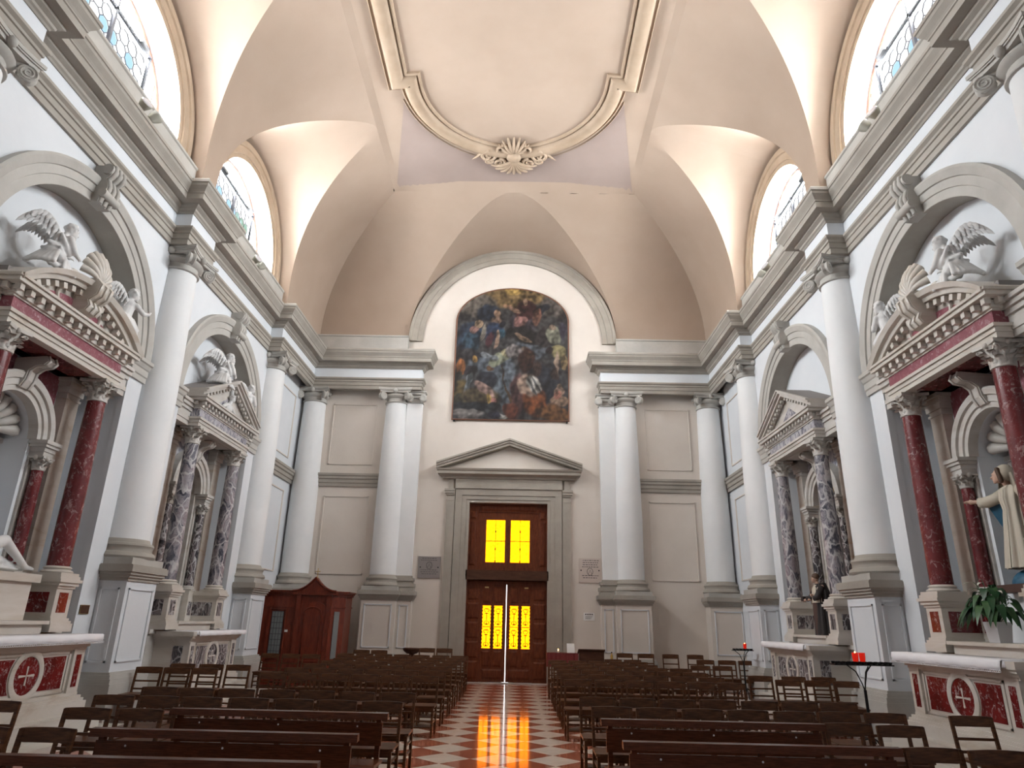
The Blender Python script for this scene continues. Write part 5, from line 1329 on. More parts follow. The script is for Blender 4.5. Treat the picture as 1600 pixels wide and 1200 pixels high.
# ------------------------------------------------------------------ painting over the door
def painting():
    t = thing('altarpiece_painting', 'large dark arched painting of crowded figures above the door', 'painting', (0, D-0.05, 8.17))
    hw, z0, zs, zt = 1.97, 8.17, 11.80, 13.10
    top = lambda x: zs+(zt-zs)*math.sqrt(max(0, 1-(x/hw)**2))
    B = []   # blobs: x, y, rx, ry, rotation, colour (in the picture's own 725 x 825 units)
    def b(x, y, rx, ry, col, rot=0.0, soft=1.0): B.append(((x-430)/725, (y-285)/825, rx/725, ry/825, rot, col, soft))
    b(800, 330, 190, 80, (.34, .22, .09)); b(800, 292, 62, 34, (.72, .46, .13)); b(560, 400, 120, 70, (.20, .17, .14)); b(1060, 400, 90, 70, (.17, .14, .12))
    b(745, 880, 75, 150, (.17, .21, .25)); b(650, 780, 130, 60, (.16, .19, .23)); b(930, 680, 120, 60, (.14, .16, .19))
    b(520, 610, 75, 95, (.03, .05, .085), .3); b(530, 640, 50, 60, (.05, .10, .15)); b(566, 520, 19, 24, (.46, .32, .20)); b(545, 560, 26, 22, (.36, .20, .17)); b(600, 570, 14, 50, (.34, .30, .24))
    b(630, 445, 72, 45, (.035, .05, .08), -.3); b(690, 448, 20, 24, (.42, .26, .16)); b(678, 490, 34, 28, (.36, .23, .16)); b(672, 565, 62, 60, (.03, .05, .10), .4); b(725, 590, 28, 30, (.03, .09, .13)); b(694, 620, 13, 52, (.45, .30, .21), .1); b(648, 625, 22, 45, (.10, .03, .04)); b(728, 518, 26, 26, (.02, .02, .03))
    b(860, 505, 80, 55, (.10, .08, .10), .1); b(872, 430, 62, 60, (.06, .02, .02)); b(868, 378, 16, 20, (.32, .20, .13)); b(840, 500, 36, 40, (.30, .15, .13)); b(985, 420, 60, 30, (.02, .025, .035), -.5); b(760, 400, 24, 10, (.40, .22, .12)); b(800, 420, 40, 10, (.26, .15, .10), .4); b(945, 470, 26, 50, (.26, .12, .08), .3)
    b(880, 590, 120, 45, (.025, .022, .022), .15); b(1010, 600, 60, 60, (.05, .04, .04)); b(870, 605, 55, 14, (.26, .17, .11), .2)
    b(1060, 590, 40, 55, (.30, .30, .22), -.3); b(1045, 545, 18, 18, (.40, .28, .20)); b(1120, 560, 28, 60, (.07, .06, .09)); b(1090, 700, 50, 40, (.42, .36, .17), .4); b(1080, 770, 12, 70, (.42, .30, .22)); b(1030, 690, 24, 24, (.05, .03, .03)); b(1130, 760, 24, 40, (.40, .28, .13))
    b(500, 720, 80, 40, (.05, .045, .05)); b(545, 745, 18, 18, (.55, .32, .08)); b(600, 710, 30, 14, (.03, .03, .04)); b(455, 800, 26, 50, (.38, .14, .04)); b(525, 815, 44, 26, (.03, .025, .03)); b(448, 890, 24, 70, (.05, .05, .04)); b(470, 940, 40, 60, (.14, .10, .035), .6); b(470, 990, 45, 30, (.06, .06, .04))
    b(715, 735, 75, 28, (.36, .38, .26), -.5); b(745, 700, 26, 24, (.52, .46, .26)); b(800, 690, 50, 40, (.33, .29, .28)); b(650, 720, 50, 20, (.30, .33, .36), .4); b(650, 800, 20, 16, (.15, .08, .04)); b(870, 675, 20, 12, (.36, .26, .20))
    b(640, 870, 60, 45, (.03, .035, .05), .3); b(530, 860, 24, 34, (.28, .32, .34)); b(515, 940, 18, 70, (.26, .30, .32), .25); b(600, 980, 120, 62, (.13, .095, .05)); b(630, 925, 70, 24, (.42, .27, .23), .6); b(655, 985, 18, 30, (.55, .37, .10)); b(690, 995, 18, 20, (.55, .24, .20)); b(575, 1035, 130, 24, (.03, .035, .045)); b(690, 1030, 44, 26, (.03, .035, .04)); b(520, 1082, 100, 26, (.24, .22, .21)); b(720, 1084, 50, 10, (.50, .49, .45), .0); b(690, 1084, 34, 18, (.03, .03, .05))
    b(885, 750, 52, 75, (.055, .022, .016)); b(905, 715, 20, 24, (.10, .05, .03)); b(985, 850, 100, 60, (.03, .035, .05)); b(960, 800, 30, 34, (.06, .035, .028)); b(1000, 940, 60, 80, (.028, .032, .045)); b(1060, 830, 26, 30, (.07, .04, .03))
    b(830, 970, 46, 130, (.10, .045, .045), .1); b(790, 1050, 46, 46, (.14, .04, .022)); b(940, 1000, 70, 80, (.26, .075, .02)); b(905, 895, 62, 66, (.46, .32, .24), -.4); b(935, 890, 36, 56, (.55, .53, .48), -.4); b(925, 905, 8, 60, (.12, .12, .12), -.4); b(950, 890, 7, 50, (.12, .12, .12), -.4)
    b(1060, 1060, 110, 42, (.21, .09, .028), .2); b(1090, 940, 26, 30, (.46, .30, .22)); b(1100, 995, 50, 28, (.40, .26, .17)); b(1085, 965, 18, 26, (.46, .20, .14)); b(1085, 905, 15, 18, (.40, .27, .19))
    from mathutils import noise
    nx, nz = 170, 200; rows = []; cols = []; rnd = random.Random(2)
    def colour(u, v):
        q0 = Vector((u*5.2, v*5.9, 3.1)); u0, v0 = u, v
        u += 0.030*noise.noise(q0)+0.016*noise.noise(q0*3.1); v += 0.030*noise.noise(q0+Vector((9, 2, 5)))+0.016*noise.noise(q0*3.1+Vector((4, 7, 1)))
        c = [.085-.02*v, .080-.015*v, .078-.005*v]
        for bx, by, rx, ry, rot, col, soft in B:
            dx, dy = (u-bx)*0.88, v-by; cr, sr = math.cos(rot), math.sin(rot); p = (dx*cr+dy*sr)/(rx*0.88); q = (-dx*sr+dy*cr)/ry; d = p*p+q*q
            if d < 1.5:
                w_ = min(1.0, max(0.0, (1.5-d)/0.7)); w_ = w_*w_*(3-2*w_); f = 1+0.45*(q*-0.5+0.35*math.sin(9*p+5*q))
                c = [c[i]*(1-w_)+col[i]*f*w_ for i in range(3)]
        hx = 0.415+0.085*(math.sin(PI*min(1, max(0, (v-0.58)/0.28)))); 
        if 0.585 < v < 0.86 and abs(u-(0.41+0.09*((v-0.585)/0.275)**1.5)) < 0.008: c = [.09, .05, .02]
        f = 0.78+0.9*noise.noise(Vector((u0*16+6*v0, v0*11, 1.0)))+0.8*noise.noise(Vector((u0*34, v0*38, 7.0))); f = max(0.22, f)
        g_ = sum(c)/3
        return [max(0.004, (g_+(x_-g_)*0.95)*0.44*f) for x_ in c]
    for j in range(nz+1):
        row = []
        for i in range(nx+1):
            x = -hw+2*hw*i/nx; z = z0+(top(x)-z0)*j/nz; row.append((x, D-0.075, z)); cols.append((*colour((x+hw)/(2*hw), 1-(z-z0)/(zt-z0)), 1))
        rows.append(row)
    me = MB().grid(rows).mesh('canvas', False, False)
    at = me.color_attributes.new('paint', 'FLOAT_COLOR', 'POINT')
    for i, c in enumerate(cols): at.data[i].color = c
    m, nt, bs = nmat('painted_canvas'); a = nt.nodes.new('ShaderNodeVertexColor'); a.layer_name = 'paint'
    v = coords(nt); n = N(nt, 'ShaderNodeTexNoise', i_Scale=9.0, i_Detail=6.0, i_Roughness=0.6); nt.links.new(v, n.inputs['Vector'])
    mx = N(nt, 'ShaderNodeMix', data_type='RGBA', blend_type='OVERLAY'); mx.inputs['Factor'].default_value = 0.5
    nt.links.new(a.outputs[0], mx.inputs['A']); nt.links.new(n.outputs[0], mx.inputs['B']); nt.links.new(mx.outputs['Result'], bs.inputs['Base Color'])
    bs.inputs['Roughness'].default_value = 0.45; MATS['painted_canvas'] = m
    obj('canvas', me, 'painted_canvas', t)
    out = [(-hw, z0), (hw, z0)]+[(hw*math.cos(PI*k/40), zs+(zt-zs)*math.sin(PI*k/40)) for k in range(41)]
    fr = MB().tube([(x, D-0.06, z) for x, z in out], 0.035, 4, True); obj('frame', fr, 'window_wood', t)
    obj('stretcher_back', MB().prism(out, 'y', D-0.06, D-0.01), 'beam_wood', t)
    for x in (-1.9, 1.9): obj('support_peg', MB().box(x-0.03, x+0.03, D-0.12, D, z0-0.07, z0-0.035), 'iron', t)
painting()

# ------------------------------------------------------------------ sculpture helpers
def fused(name, mb, mat, parent, voxel=0.014, smooth=4):
    o = obj(name, mb, mat, parent, True)
    r = o.modifiers.new('fuse', 'REMESH'); r.mode = 'VOXEL'; r.voxel_size = voxel; r.use_smooth_shade = True
    s = o.modifiers.new('soft', 'SMOOTH'); s.factor = 0.5; s.iterations = smooth
    return o
def head(m, T, u, o, z, r, fu, fo, curly=True):
    """head at local (u,o,z) looking along (fu,fo) in plan"""
    m.ell(T(u, o, z), (r*0.84, r*0.88, r*1.06)); m.ell(T(u+fu*r*0.25, o+fo*r*0.25, z-r*0.45), (r*0.62, r*0.62, r*0.60))
    m.cap(T(u+fu*r*0.82, o+fo*r*0.82, z+r*0.10), T(u+fu*r*1.08, o+fo*r*1.08, z-r*0.22), r*0.10, r*0.17, 6)       # nose
    m.ell(T(u+fu*r*0.80, o+fo*r*0.80, z-r*0.58), (r*0.20, r*0.20, r*0.12), 8, 5)                                   # lips
    m.ell(T(u+fu*r*0.70, o+fo*r*0.70, z-r*0.92), (r*0.24, r*0.24, r*0.18), 8, 5)                                   # chin
    for s_ in (-1, 1):
        su, so = -fo*s_, fu*s_
        m.ell(T(u+fu*r*0.74+su*r*0.34, o+fo*r*0.74+so*r*0.34, z+r*0.26), (r*0.24, r*0.24, r*0.10), 8, 5)           # brow
        m.ell(T(u+su*r*0.86, o+so*r*0.86, z-r*0.05), (r*0.16, r*0.16, r*0.26), 8, 5)                               # ear
    if curly:
        rr = random.Random(int(u*100+z*37)+3)
        for k in range(34):
            a = rr.uniform(0, 2*PI); e = rr.uniform(0.15, 1.45); du, do = math.cos(a)*math.cos(e), math.sin(a)*math.cos(e)
            if du*fu+do*fo > 0.55 and e < 0.75: continue
            m.ell(T(u+du*r*0.92, o+do*r*0.92, z+math.sin(e)*r*1.0+r*0.08), r*0.24, 7, 5)
def hand(m, T, p, d, n_, s=1.0):
    """small hand: palm and five fingers from wrist p along d (u,o,z), n_ = sideways"""
    p = Vector(p); d = Vector(d).normalized(); n_ = Vector(n_).normalized()
    c = p+d*0.045*s; m.ell(T(*c), (0.030*s, 0.034*s, 0.036*s), 8, 6)
    for k, L in ((-1.5, 0.050), (-0.5, 0.060), (0.5, 0.056), (1.5, 0.046)):
        a = c+n_*k*0.013*s+d*0.025*s; b_ = a+d*L*0.6*s; e = b_+d*L*0.5*s-Vector((0, 0, 0.012*s)); m.cap(T(*a), T(*b_), 0.0095*s, 0.0085*s, 6); m.cap(T(*b_), T(*e), 0.0085*s, 0.007*s, 6)
    a = p+d*0.02*s-n_*0.024*s; m.cap(T(*a), T(*(a+(d*0.6-n_*0.8)*0.045*s)), 0.010*s, 0.008*s, 6)
def wing(sx, T, base, back, up, out, L, parent, mat='statue_marble'):
    """feathered wing: covert rows near the top edge, long quills below"""
    m = MB(sx); B_ = Vector(base); bk = Vector(back).normalized(); up = Vector(up).normalized(); nrm = Vector(out).normalized()
    edge = lambda s: B_+bk*L*(0.72*s)+up*L*(0.52*math.sin(s*PI*0.72))
    m.tube([T(*edge(s/8)) for s in range(9)], [0.05*L, 0.06*L, 0.06*L, 0.06*L, 0.055*L, 0.05*L, 0.045*L, 0.04*L, 0.02*L], 6)
    for row, n, l0, l1, w_ in ((2, 9, 0.30, 0.62, 0.075), (1, 8, 0.22, 0.34, 0.075), (0, 7, 0.14, 0.20, 0.07)):
        for k in range(n):
            s = 0.06+0.92*k/(n-1); r0 = edge(s)+nrm*0.018*(2-row); d = (bk*(0.30+0.55*s)-up*(0.95-0.15*s)).normalized(); ln = L*(l0+(l1-l0)*s)
            rows = []
            sd_ = d.cross(nrm).normalized()
            for j in range(6):
                q = j/5; ww = L*w_*math.sin(PI*(0.18+0.80*q))**0.7*(1 if j < 5 else 0.35); c = r0+d*ln*q-up*L*0.05*q*q
                rows.append([c-sd_*ww, c+nrm*0.022*L, c+sd_*ww])
            P = [[T(*x_) for x_ in row_] for row_ in rows]; m.grid(P); m.grid([[T(*(x_-nrm*0.016)) for x_ in row_] for row_ in rows])
    return obj('wing', m, mat, parent, True, False)
def frame_T(X0, Y0, Z0, sc=1.0): return lambda u, o, z: Vector((X0-o*sc, Y0+u*sc, Z0+z*sc))
def angel(sx, X0, Y0, Z0, label, sc=1.0):
    """kneeling angel leaning towards the far side, head bowed"""
    T = frame_T(X0, Y0, Z0, sc); t = thing('angel_statue', label, 'statue', (sx*X0, Y0, Z0)); m = MB(sx)
    m.ell(T(0, 0, 0.27), (0.15*sc, 0.15*sc, 0.13*sc)); m.cap(T(0, 0, 0.30), T(0.09, 0, 0.53), 0.125*sc, 0.13*sc, 14); m.ell(T(0.09, 0, 0.55), (0.155*sc, 0.12*sc, 0.11*sc)); m.cap(T(0.12, 0, 0.62), T(0.17, 0.01, 0.72), 0.055*sc, 0.05*sc)
    head(m, T, 0.225, 0.03, 0.80, 0.112*sc, 0.92, 0.38)
    m.cap(T(0, 0.09, 0.26), T(0.24, 0.11, 0.10), 0.10*sc, 0.075*sc, 12); m.cap(T(0.24, 0.11, 0.08), T(-0.16, 0.13, 0.06), 0.07*sc, 0.045*sc, 12); m.cap(T(-0.16, 0.13, 0.05), T(-0.28, 0.13, 0.03), 0.04*sc, 0.03*sc)
    m.cap(T(0, -0.09, 0.27), T(0.30, -0.10, 0.32), 0.10*sc, 0.075*sc, 12); m.cap(T(0.30, -0.10, 0.32), T(0.32, -0.10, 0.07), 0.07*sc, 0.045*sc, 12); m.cap(T(0.32, -0.10, 0.04), T(0.45, -0.09, 0.03), 0.04*sc, 0.03*sc)
    for s_, el, wr in ((1, (0.16, 0.22, 0.38), (0.36, 0.15, 0.40)), (-1, (0.24, -0.20, 0.42), (0.42, -0.08, 0.46))):
        m.cap(T(0.09, 0.155*s_, 0.59), T(*el), 0.058*sc, 0.047*sc); m.cap(T(*el), T(*wr), 0.046*sc, 0.032*sc); hand(m, T, wr, (0.9, -0.2*s_, 0.1), (0, 0, 1), 1.0)
    # drapery: folds over the thighs, a sash and a tail spread on the pediment
    for k in range(7):
        q = k/6; m.cap(T(-0.06, -0.14+0.28*q, 0.36), T(0.20-0.05*q, -0.16+0.33*q, 0.22-0.08*q), 0.030*sc, 0.036*sc, 8)
    for k in range(8):
        q = k/7; m.cap(T(-0.08, -0.12+0.26*q, 0.28), T(-0.20-0.10*math.sin(2.5*q+0.4), -0.20+0.42*q, 0.04), 0.036*sc, 0.040*sc, 8)
    for k in range(5): m.cap(T(0.06+0.05*k, 0.17, 0.20-0.02*k), T(0.0+0.07*k, 0.22, 0.03), 0.030*sc, 0.034*sc, 8)
    m.cap(T(-0.08, 0.13, 0.58), T(0.14, 0.15, 0.34), 0.03*sc, 0.045*sc, 8); m.cap(T(-0.13, 0.0, 0.42), T(0.10, 0.14, 0.40), 0.04*sc, 0.04*sc, 8)
    fused('figure', m, 'statue_marble', t, 0.014)
    wing(sx, T, (-0.03, 0.08, 0.58), (-0.80, -0.60, 0.0), (-0.1, 0, 1), (-0.60, 0.80, 0), 0.52*sc, t); wing(sx, T, (0.0, -0.12, 0.56), (-0.45, -0.89, 0.0), (-0.1, 0, 1), (-0.89, 0.45, 0), 0.38*sc, t)
    return t
def putto(sx, X0, Y0, Z0, label, reach=True, sc=1.0):
    """chubby winged child perched on the slope with one leg hanging down"""
    T = frame_T(X0, Y0, Z0, sc); t = thing('putto_statue', label, 'statue', (sx*X0, Y0, Z0)); m = MB(sx)
    m.ell(T(0, 0.02, 0.20), (0.13*sc, 0.13*sc, 0.12*sc)); m.cap(T(0, 0.02, 0.24), T(0.05, 0.03, 0.50), 0.125*sc, 0.125*sc, 14); m.ell(T(0.05, 0.03, 0.53), (0.14*sc, 0.16*sc, 0.10*sc)); m.cap(T(0.07, 0.03, 0.58), T(0.10, 0.03, 0.66), 0.055*sc, 0.05*sc)
    head(m, T, 0.13, 0.05, 0.755, 0.105, 0.90, 0.44)
    if reach:
        m.cap(T(0.10, 0.16, 0.52), T(0.28, 0.20, 0.44), 0.056*sc, 0.048*sc); m.cap(T(0.28, 0.20, 0.44), T(0.44, 0.20, 0.50), 0.046*sc, 0.032*sc); hand(m, T, (0.44, 0.20, 0.50), (0.7, 0, 0.75), (0.3, 1, 0), 1.0)
    else:
        m.cap(T(0.08, 0.16, 0.52), T(0.16, 0.20, 0.32), 0.056*sc, 0.048*sc); m.cap(T(0.16, 0.20, 0.32), T(0.28, 0.14, 0.42), 0.046*sc, 0.034*sc); hand(m, T, (0.28, 0.14, 0.42), (0.6, -0.2, 0.7), (0, 1, 0), 0.9)
    m.cap(T(0.0, -0.12, 0.52), T(-0.12, -0.16, 0.36), 0.056*sc, 0.046*sc); m.cap(T(-0.12, -0.16, 0.36), T(-0.14, -0.05, 0.20), 0.046*sc, 0.034*sc); hand(m, T, (-0.14, -0.05, 0.20), (0, 0.2, -1), (1, 0, 0), 0.9)
    m.cap(T(0.02, 0.09, 0.18), T(0.20, 0.15, 0.06), 0.095*sc, 0.072*sc, 12); m.cap(T(0.20, 0.15, 0.06), T(0.28, 0.15, -0.20), 0.066*sc, 0.042*sc); m.cap(T(0.28, 0.15, -0.22), T(0.38, 0.17, -0.25), 0.036*sc, 0.026*sc)
    m.cap(T(0.02, -0.08, 0.18), T(0.22, -0.08, 0.16), 0.095*sc, 0.072*sc, 12); m.cap(T(0.22, -0.08, 0.16), T(0.24, -0.06, -0.08), 0.066*sc, 0.042*sc); m.cap(T(0.24, -0.06, -0.10), T(0.33, -0.05, -0.12), 0.036*sc, 0.026*sc)
    for k in range(6): m.cap(T(-0.10+0.05*k, 0.12, 0.26), T(-0.02+0.06*k, 0.16, 0.10), 0.03*sc, 0.035*sc, 8)
    m.ell(T(0, 0, 0.08), (0.18*sc, 0.18*sc, 0.12*sc))
    fused('figure', m, 'statue_marble', t, 0.014)
    wing(sx, T, (-0.06, 0.08, 0.55), (-0.85, -0.5, 0.15), (-0.2, 0, 1), (-0.5, 0.85, 0), 0.42*sc, t); wing(sx, T, (-0.04, -0.10, 0.55), (-0.5, -0.85, 0.15), (-0.1, 0, 1), (-0.85, 0.5, 0), 0.34*sc, t)
    return t
cA, cB = ALT
angel(-1, 6.88, cA-0.86, 6.66, 'white marble angel kneeling on the curved pediment at the left edge'); putto(-1, 6.90, cA+1.16, 6.56, 'white marble winged child stretching out an arm on the left curved pediment')
angel(1, 6.88, cA-0.86, 6.66, 'white marble angel kneeling on the curved pediment at the right edge'); putto(1, 6.90, cA+1.16, 6.54, 'white marble winged child crouching on the right curved pediment', False)
angel(-1, 6.86, cB-0.62, 6.92, 'white marble angel kneeling on the triangular pediment of the left grey altar', 1.0)
putto(-1, 7.00, cB-0.16, 7.06, 'white marble child behind the kneeling angel on the left triangular pediment', False, 0.95); putto(-1, 6.92, cB+1.10, 6.72, 'white marble winged child low on the far slope of the left triangular pediment', False)
# relief in the left triangular tympanum
t = thing('tympanum_relief', 'carved marble bust relief inside the left triangular pediment', 'relief', (-6.86, cB, 6.45)); m = MB(-1); T = frame_T(6.88, cB, 6.46)
m.ell(T(0, 0.02, 0.10), (0.10, 0.17, 0.14)); m.cap(T(0, 0.04, 0.20), T(0.02, 0.06, 0.28), 0.05, 0.05); head(m, T, 0.03, 0.08, 0.36, 0.085, 0.8, 0.6)
for s_ in (-1, 1): m.cap(T(s_*0.14, 0.03, 0.16), T(s_*0.34, 0.05, 0.06), 0.06, 0.04)
fused('bust', m, 'statue_marble', t, 0.012)

# ------------------------------------------------------------------ reclining figure in the left near niche
t = thing('reclining_statue', 'white marble reclining figure, bare leg reaching out of the left near niche', 'statue', (-7.25, cA, 2.3)); T = frame_T(7.28, cA, 2.38); m = MB(-1)
obj('tomb_slab', MB(-1).box(6.96, 7.5, cA-0.60, cA+0.60, 1.622, 2.16), 'cream_marble', t); obj('tomb_slab', MB(-1).box(6.90, 7.5, cA-0.66, cA+0.70, 2.16, 2.28), 'cream_marble', t)
m.ell(T(-0.45, 0, 0.16), (0.20, 0.20, 0.17)); m.cap(T(-0.48, 0, 0.22), T(-0.78, 0.0, 0.62), 0.17, 0.18, 14); m.ell(T(-0.80, 0, 0.66), (0.20, 0.17, 0.15)); m.cap(T(-0.86, 0, 0.76), T(-0.92, 0.04, 0.88), 0.06, 0.06); head(m, T, -0.95, 0.08, 0.99, 0.12, 0.5, 0.86)
m.cap(T(-0.40, 0.10, 0.16), T(0.06, 0.14, 0.34), 0.12, 0.085, 14); m.cap(T(0.06, 0.14, 0.34), T(0.56, 0.16, 0.02), 0.08, 0.046, 14); m.cap(T(0.58, 0.16, 0.0), T(0.74, 0.17, -0.02), 0.044, 0.03)
m.cap(T(-0.40, -0.08, 0.12), T(0.06, 0.02, 0.10), 0.12, 0.085, 14); m.cap(T(0.06, 0.02, 0.10), T(0.52, 0.06, -0.02), 0.08, 0.045, 14); m.cap(T(0.52, 0.06, -0.02), T(0.66, 0.08, -0.03), 0.04, 0.028)
for k in range(6): m.cap(T(-0.66+0.06*k, 0.14, 0.30-0.02*k), T(-0.20+0.05*k, 0.16, 0.04), 0.04, 0.05, 8)
m.cap(T(-0.74, 0.20, 0.64), T(-0.66, 0.28, 0.36), 0.065, 0.05); m.cap(T(-0.66, 0.28, 0.36), T(-0.44, 0.26, 0.24), 0.05, 0.035); hand(m, T, (-0.44, 0.26, 0.24), (1, -0.1, -0.2), (0, 1, 0), 1.1)
m.cap(T(-0.84, -0.20, 0.62), T(-0.96, -0.16, 0.30), 0.065, 0.05); m.cap(T(-0.96, -0.16, 0.30), T(-0.90, -0.02, 0.04), 0.05, 0.036); m.ell(T(-0.70, 0, 0.02), (0.30, 0.40, 0.10)); m.ell(T(0.0, 0.02, -0.04), (0.20, 0.62, 0.05))
fused('figure', m, 'statue_marble', t, 0.018)

# ------------------------------------------------------------------ painted statues on the right
def robe(sx, X0, Y0, prof, folds, amp, seed, a0=0.0, a1=2*PI, n=64):
    """gathered cloth: prof [(radius along the wall, radius to the nave, z)]"""
    rows = []; r_ = random.Random(seed); ph = [r_.uniform(0, 6) for _ in range(3)]
    for ru, ro, z in prof:
        row = []
        for k in range(n+1):
            a = a0+(a1-a0)*k/n; f = 1+amp*(math.sin(folds*a+ph[0]+0.6*z)*0.6+math.sin((folds*1.7)*a+ph[1])*0.4)
            row.append((X0-ro*math.cos(a)*f, Y0+ru*math.sin(a)*f, z))
        rows.append(row)
    return MB(sx).grid(rows)
def mary():
    X0, Y0, Z0 = 7.62, cA-0.02, 2.62; sx = 1; T = frame_T(X0, Y0, Z0)
    t = thing('painted_madonna', 'painted statue in ivory robe and blue cloak, arm held out, right niche', 'statue', (X0, Y0, 2.29))
    obj('plinth', MB().box(7.30, 8.0, Y0-0.36, Y0+0.36, 2.29, 2.40), 'habit_brown', t)
    obj('globe', MB().ell((X0, Y0, 2.40), (0.28, 0.30, 0.22), 20, 12), 'blue_cloak', t, True)
    m = MB(sx); head(m, T, 0.10, 0.12, 1.34, 0.105, 0.72, 0.70, False); m.cap(T(0.04, 0.06, 1.16), T(0.07, 0.09, 1.26), 0.055, 0.05)
    m.ell(T(0.02, 0.03, 1.02), (0.13, 0.19, 0.14)); m.cap(T(0, 0.02, 0.62), T(0.02, 0.03, 1.0), 0.13, 0.15, 14); m.cap(T(0.0, 0.0, 0.02), T(0, 0.02, 0.66), 0.12, 0.15, 14)
    for s_ in (-1, 1):
        m.cap(T(0.02+0.17*s_, 0.04, 1.08), T(0.36*s_, 0.16, 0.98), 0.06, 0.05); m.cap(T(0.36*s_, 0.16, 0.98), T(0.56*s_, 0.26, 1.02), 0.045, 0.03); hand(m, T, (0.56*s_, 0.26, 1.02), (0.8*s_, 0.35, 0.1), (0, 0.6, 0.5), 1.25)
    fused('body', m, 'skin_paint', t, 0.013)
    rb = robe(sx, X0-0.03, Y0, [(0.29, 0.27, Z0+0.0), (0.27, 0.25, Z0+0.15), (0.22, 0.21, Z0+0.45), (0.18, 0.18, Z0+0.72), (0.165, 0.165, Z0+0.82), (0.20, 0.18, Z0+0.98), (0.20, 0.16, Z0+1.12), (0.09, 0.09, Z0+1.18)], 11, 0.15, 4); obj('robe', rb, 'ivory_robe', t, True, False)
    for s_ in (-1, 1):
        sl = MB(sx); sl.tube([T(0.16*s_, 0.05, 1.10), T(0.28*s_, 0.11, 1.03), T(0.40*s_, 0.18, 0.99), T(0.50*s_, 0.23, 1.00)], [0.085, 0.085, 0.085, 0.075], 14); obj('sleeve', sl, 'ivory_robe', t, True)
        cl = MB(sx); rows = []
        for k in range(15):        # down from shoulder and forearm
            q = k/14; row = []
            for i_ in range(15):
                r_ = i_/14; top_ = Vector((s_*(0.10+0.34*r_), 0.10+0.10*r_-0.06*(1-r_), 1.16-0.20*r_)); bot = Vector((s_*(0.16+0.16*r_), 0.06-0.10*r_, 0.30+0.10*r_)); w_ = 0.030*math.sin(r_*13+q*2)*q
                p_ = top_.lerp(bot, q); row.append(T(p_.x+w_*0.6*s_, p_.y-0.03+w_, p_.z))
            rows.append(row)
        cl.grid(rows); o = obj('cloak', cl, 'blue_cloak', t, True, False); o.modifiers.new('thick', 'SOLIDIFY').thickness = 0.02
    bk = robe(sx, X0, Y0, [(0.34, 0.24, Z0+0.05), (0.32, 0.22, Z0+0.5), (0.28, 0.20, Z0+0.9), (0.22, 0.17, Z0+1.12)], 11, 0.08, 9, PI*0.55, PI*1.45); obj('cloak', bk, 'blue_cloak', t, True, False)
    vl = MB(sx); vl.ell(T(0.06, 0.06, 1.37), (0.13, 0.125, 0.135), 16, 10); rv = obj('veil_back', vl, 'ivory_robe', t, True)
    v2 = robe(sx, X0-0.06, Y0+0.05, [(0.17, 0.13, Z0+1.10), (0.15, 0.12, Z0+1.22), (0.128, 0.118, Z0+1.36)], 8, 0.06, 2, PI*0.35, PI*1.65); obj('veil', v2, 'ivory_robe', t, True, False)
    hr = MB(sx)
    for s_ in (-1, 1): hr.cap(T(0.10-0.70*s_*0.09, 0.12+0.72*s_*0.09, 1.42), T(0.10-0.7*s_*0.12, 0.10+0.7*s_*0.10, 1.24), 0.035, 0.03)
    obj('hair', hr, 'hair_paint', t, True)
mary()
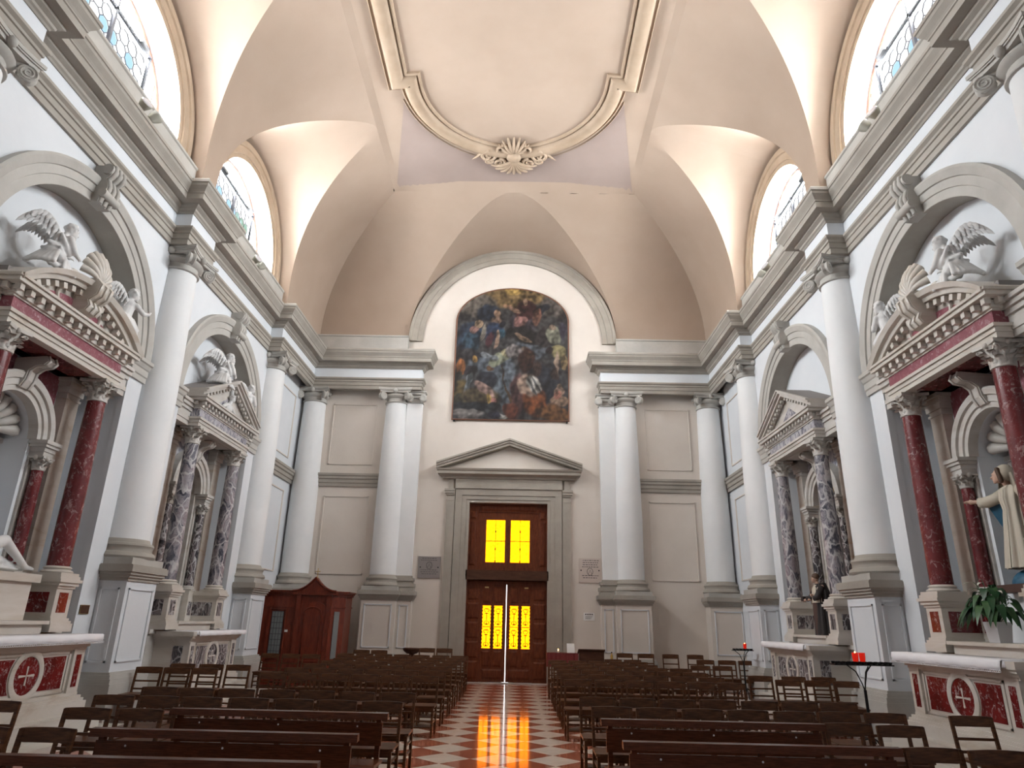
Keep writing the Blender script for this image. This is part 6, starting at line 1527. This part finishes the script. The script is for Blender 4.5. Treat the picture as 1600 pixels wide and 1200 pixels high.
def friar():
    X0, Y0, Z0 = 6.97, cB-0.38, 1.622; sx = 1; T = frame_T(X0, Y0, Z0)
    t = thing('painted_friar', 'small painted friar statue in black habit on the right grey altar shelf', 'statue', (X0, Y0, Z0))
    m = MB(sx); head(m, T, 0.06, 0.08, 1.17, 0.085, 0.8, 0.6, False); m.cap(T(0.02, 0.04, 1.02), T(0.04, 0.06, 1.10), 0.045, 0.042); m.ell(T(0, 0.02, 0.92), (0.11, 0.16, 0.12)); m.cap(T(0, 0, 0.10), T(0, 0.02, 0.9), 0.12, 0.13, 14)
    for s_, e, w_ in ((1, (0.16, 0.20, 0.74), (0.30, 0.26, 0.72)), (-1, (-0.16, 0.16, 0.76), (-0.02, 0.24, 0.82))):
        m.cap(T(0.14*s_, 0.03, 0.98), T(*e), 0.05, 0.04); m.cap(T(*e), T(*w_), 0.04, 0.028); hand(m, T, w_, (0.8*s_, 0.3, 0), (0, 0, 1), 0.9)
    fused('body', m, 'skin_paint', t, 0.012)
    obj('habit', robe(sx, X0-0.02, Y0, [(0.20, 0.19, Z0+0.0), (0.19, 0.17, Z0+0.25), (0.165, 0.15, Z0+0.55), (0.15, 0.14, Z0+0.70), (0.165, 0.14, Z0+0.9), (0.15, 0.12, Z0+1.0), (0.07, 0.07, Z0+1.06)], 10, 0.10, 6), 'habit_black', t, True, False)
    obj('surplice', robe(sx, X0-0.03, Y0+0.02, [(0.175, 0.17, Z0+0.66), (0.17, 0.16, Z0+0.80), (0.165, 0.145, Z0+0.95), (0.10, 0.10, Z0+1.03)], 9, 0.06, 3, -PI*0.42, PI*0.42), 'ivory_robe', t, True, False)
    obj('cape', robe(sx, X0, Y0, [(0.25, 0.18, Z0+0.02), (0.23, 0.18, Z0+0.5), (0.20, 0.16, Z0+0.9), (0.11, 0.10, Z0+1.08)], 9, 0.07, 8, PI*0.45, PI*1.55), 'habit_black', t, True, False)
    obj('under_robe', robe(sx, X0-0.05, Y0+0.02, [(0.15, 0.16, Z0+0.03), (0.13, 0.14, Z0+0.66)], 8, 0.08, 5, -PI*0.3, PI*0.3), 'habit_brown', t, True, False)
    obj('hair', MB(sx).ell(T(0.045, 0.065, 1.215), (0.085, 0.085, 0.075), 14, 8), 'hair_paint', t, True)
    for s_ in (-1, 1): e = (0.16*s_, 0.18, 0.76); obj('sleeve', MB(sx).tube([T(0.14*s_, 0.03, 0.99), T(*e), T(e[0]+0.08*(1 if s_ > 0 else 0.7), e[1]+0.04, e[2]-0.01)], [0.065, 0.065, 0.06], 12), 'habit_black', t, True)
    obj('book', MB(sx).box(X0-0.30, X0-0.22, Y0+0.30, Y0+0.40, Z0+0.70, Z0+0.80), 'habit_black', t)
    obj('base', MB(sx).lathe([(0.19, 0), (0.19, 0.03), (0.16, 0.035)], X0-0.01, Y0, 20, cz=Z0), 'habit_brown', t)
friar()
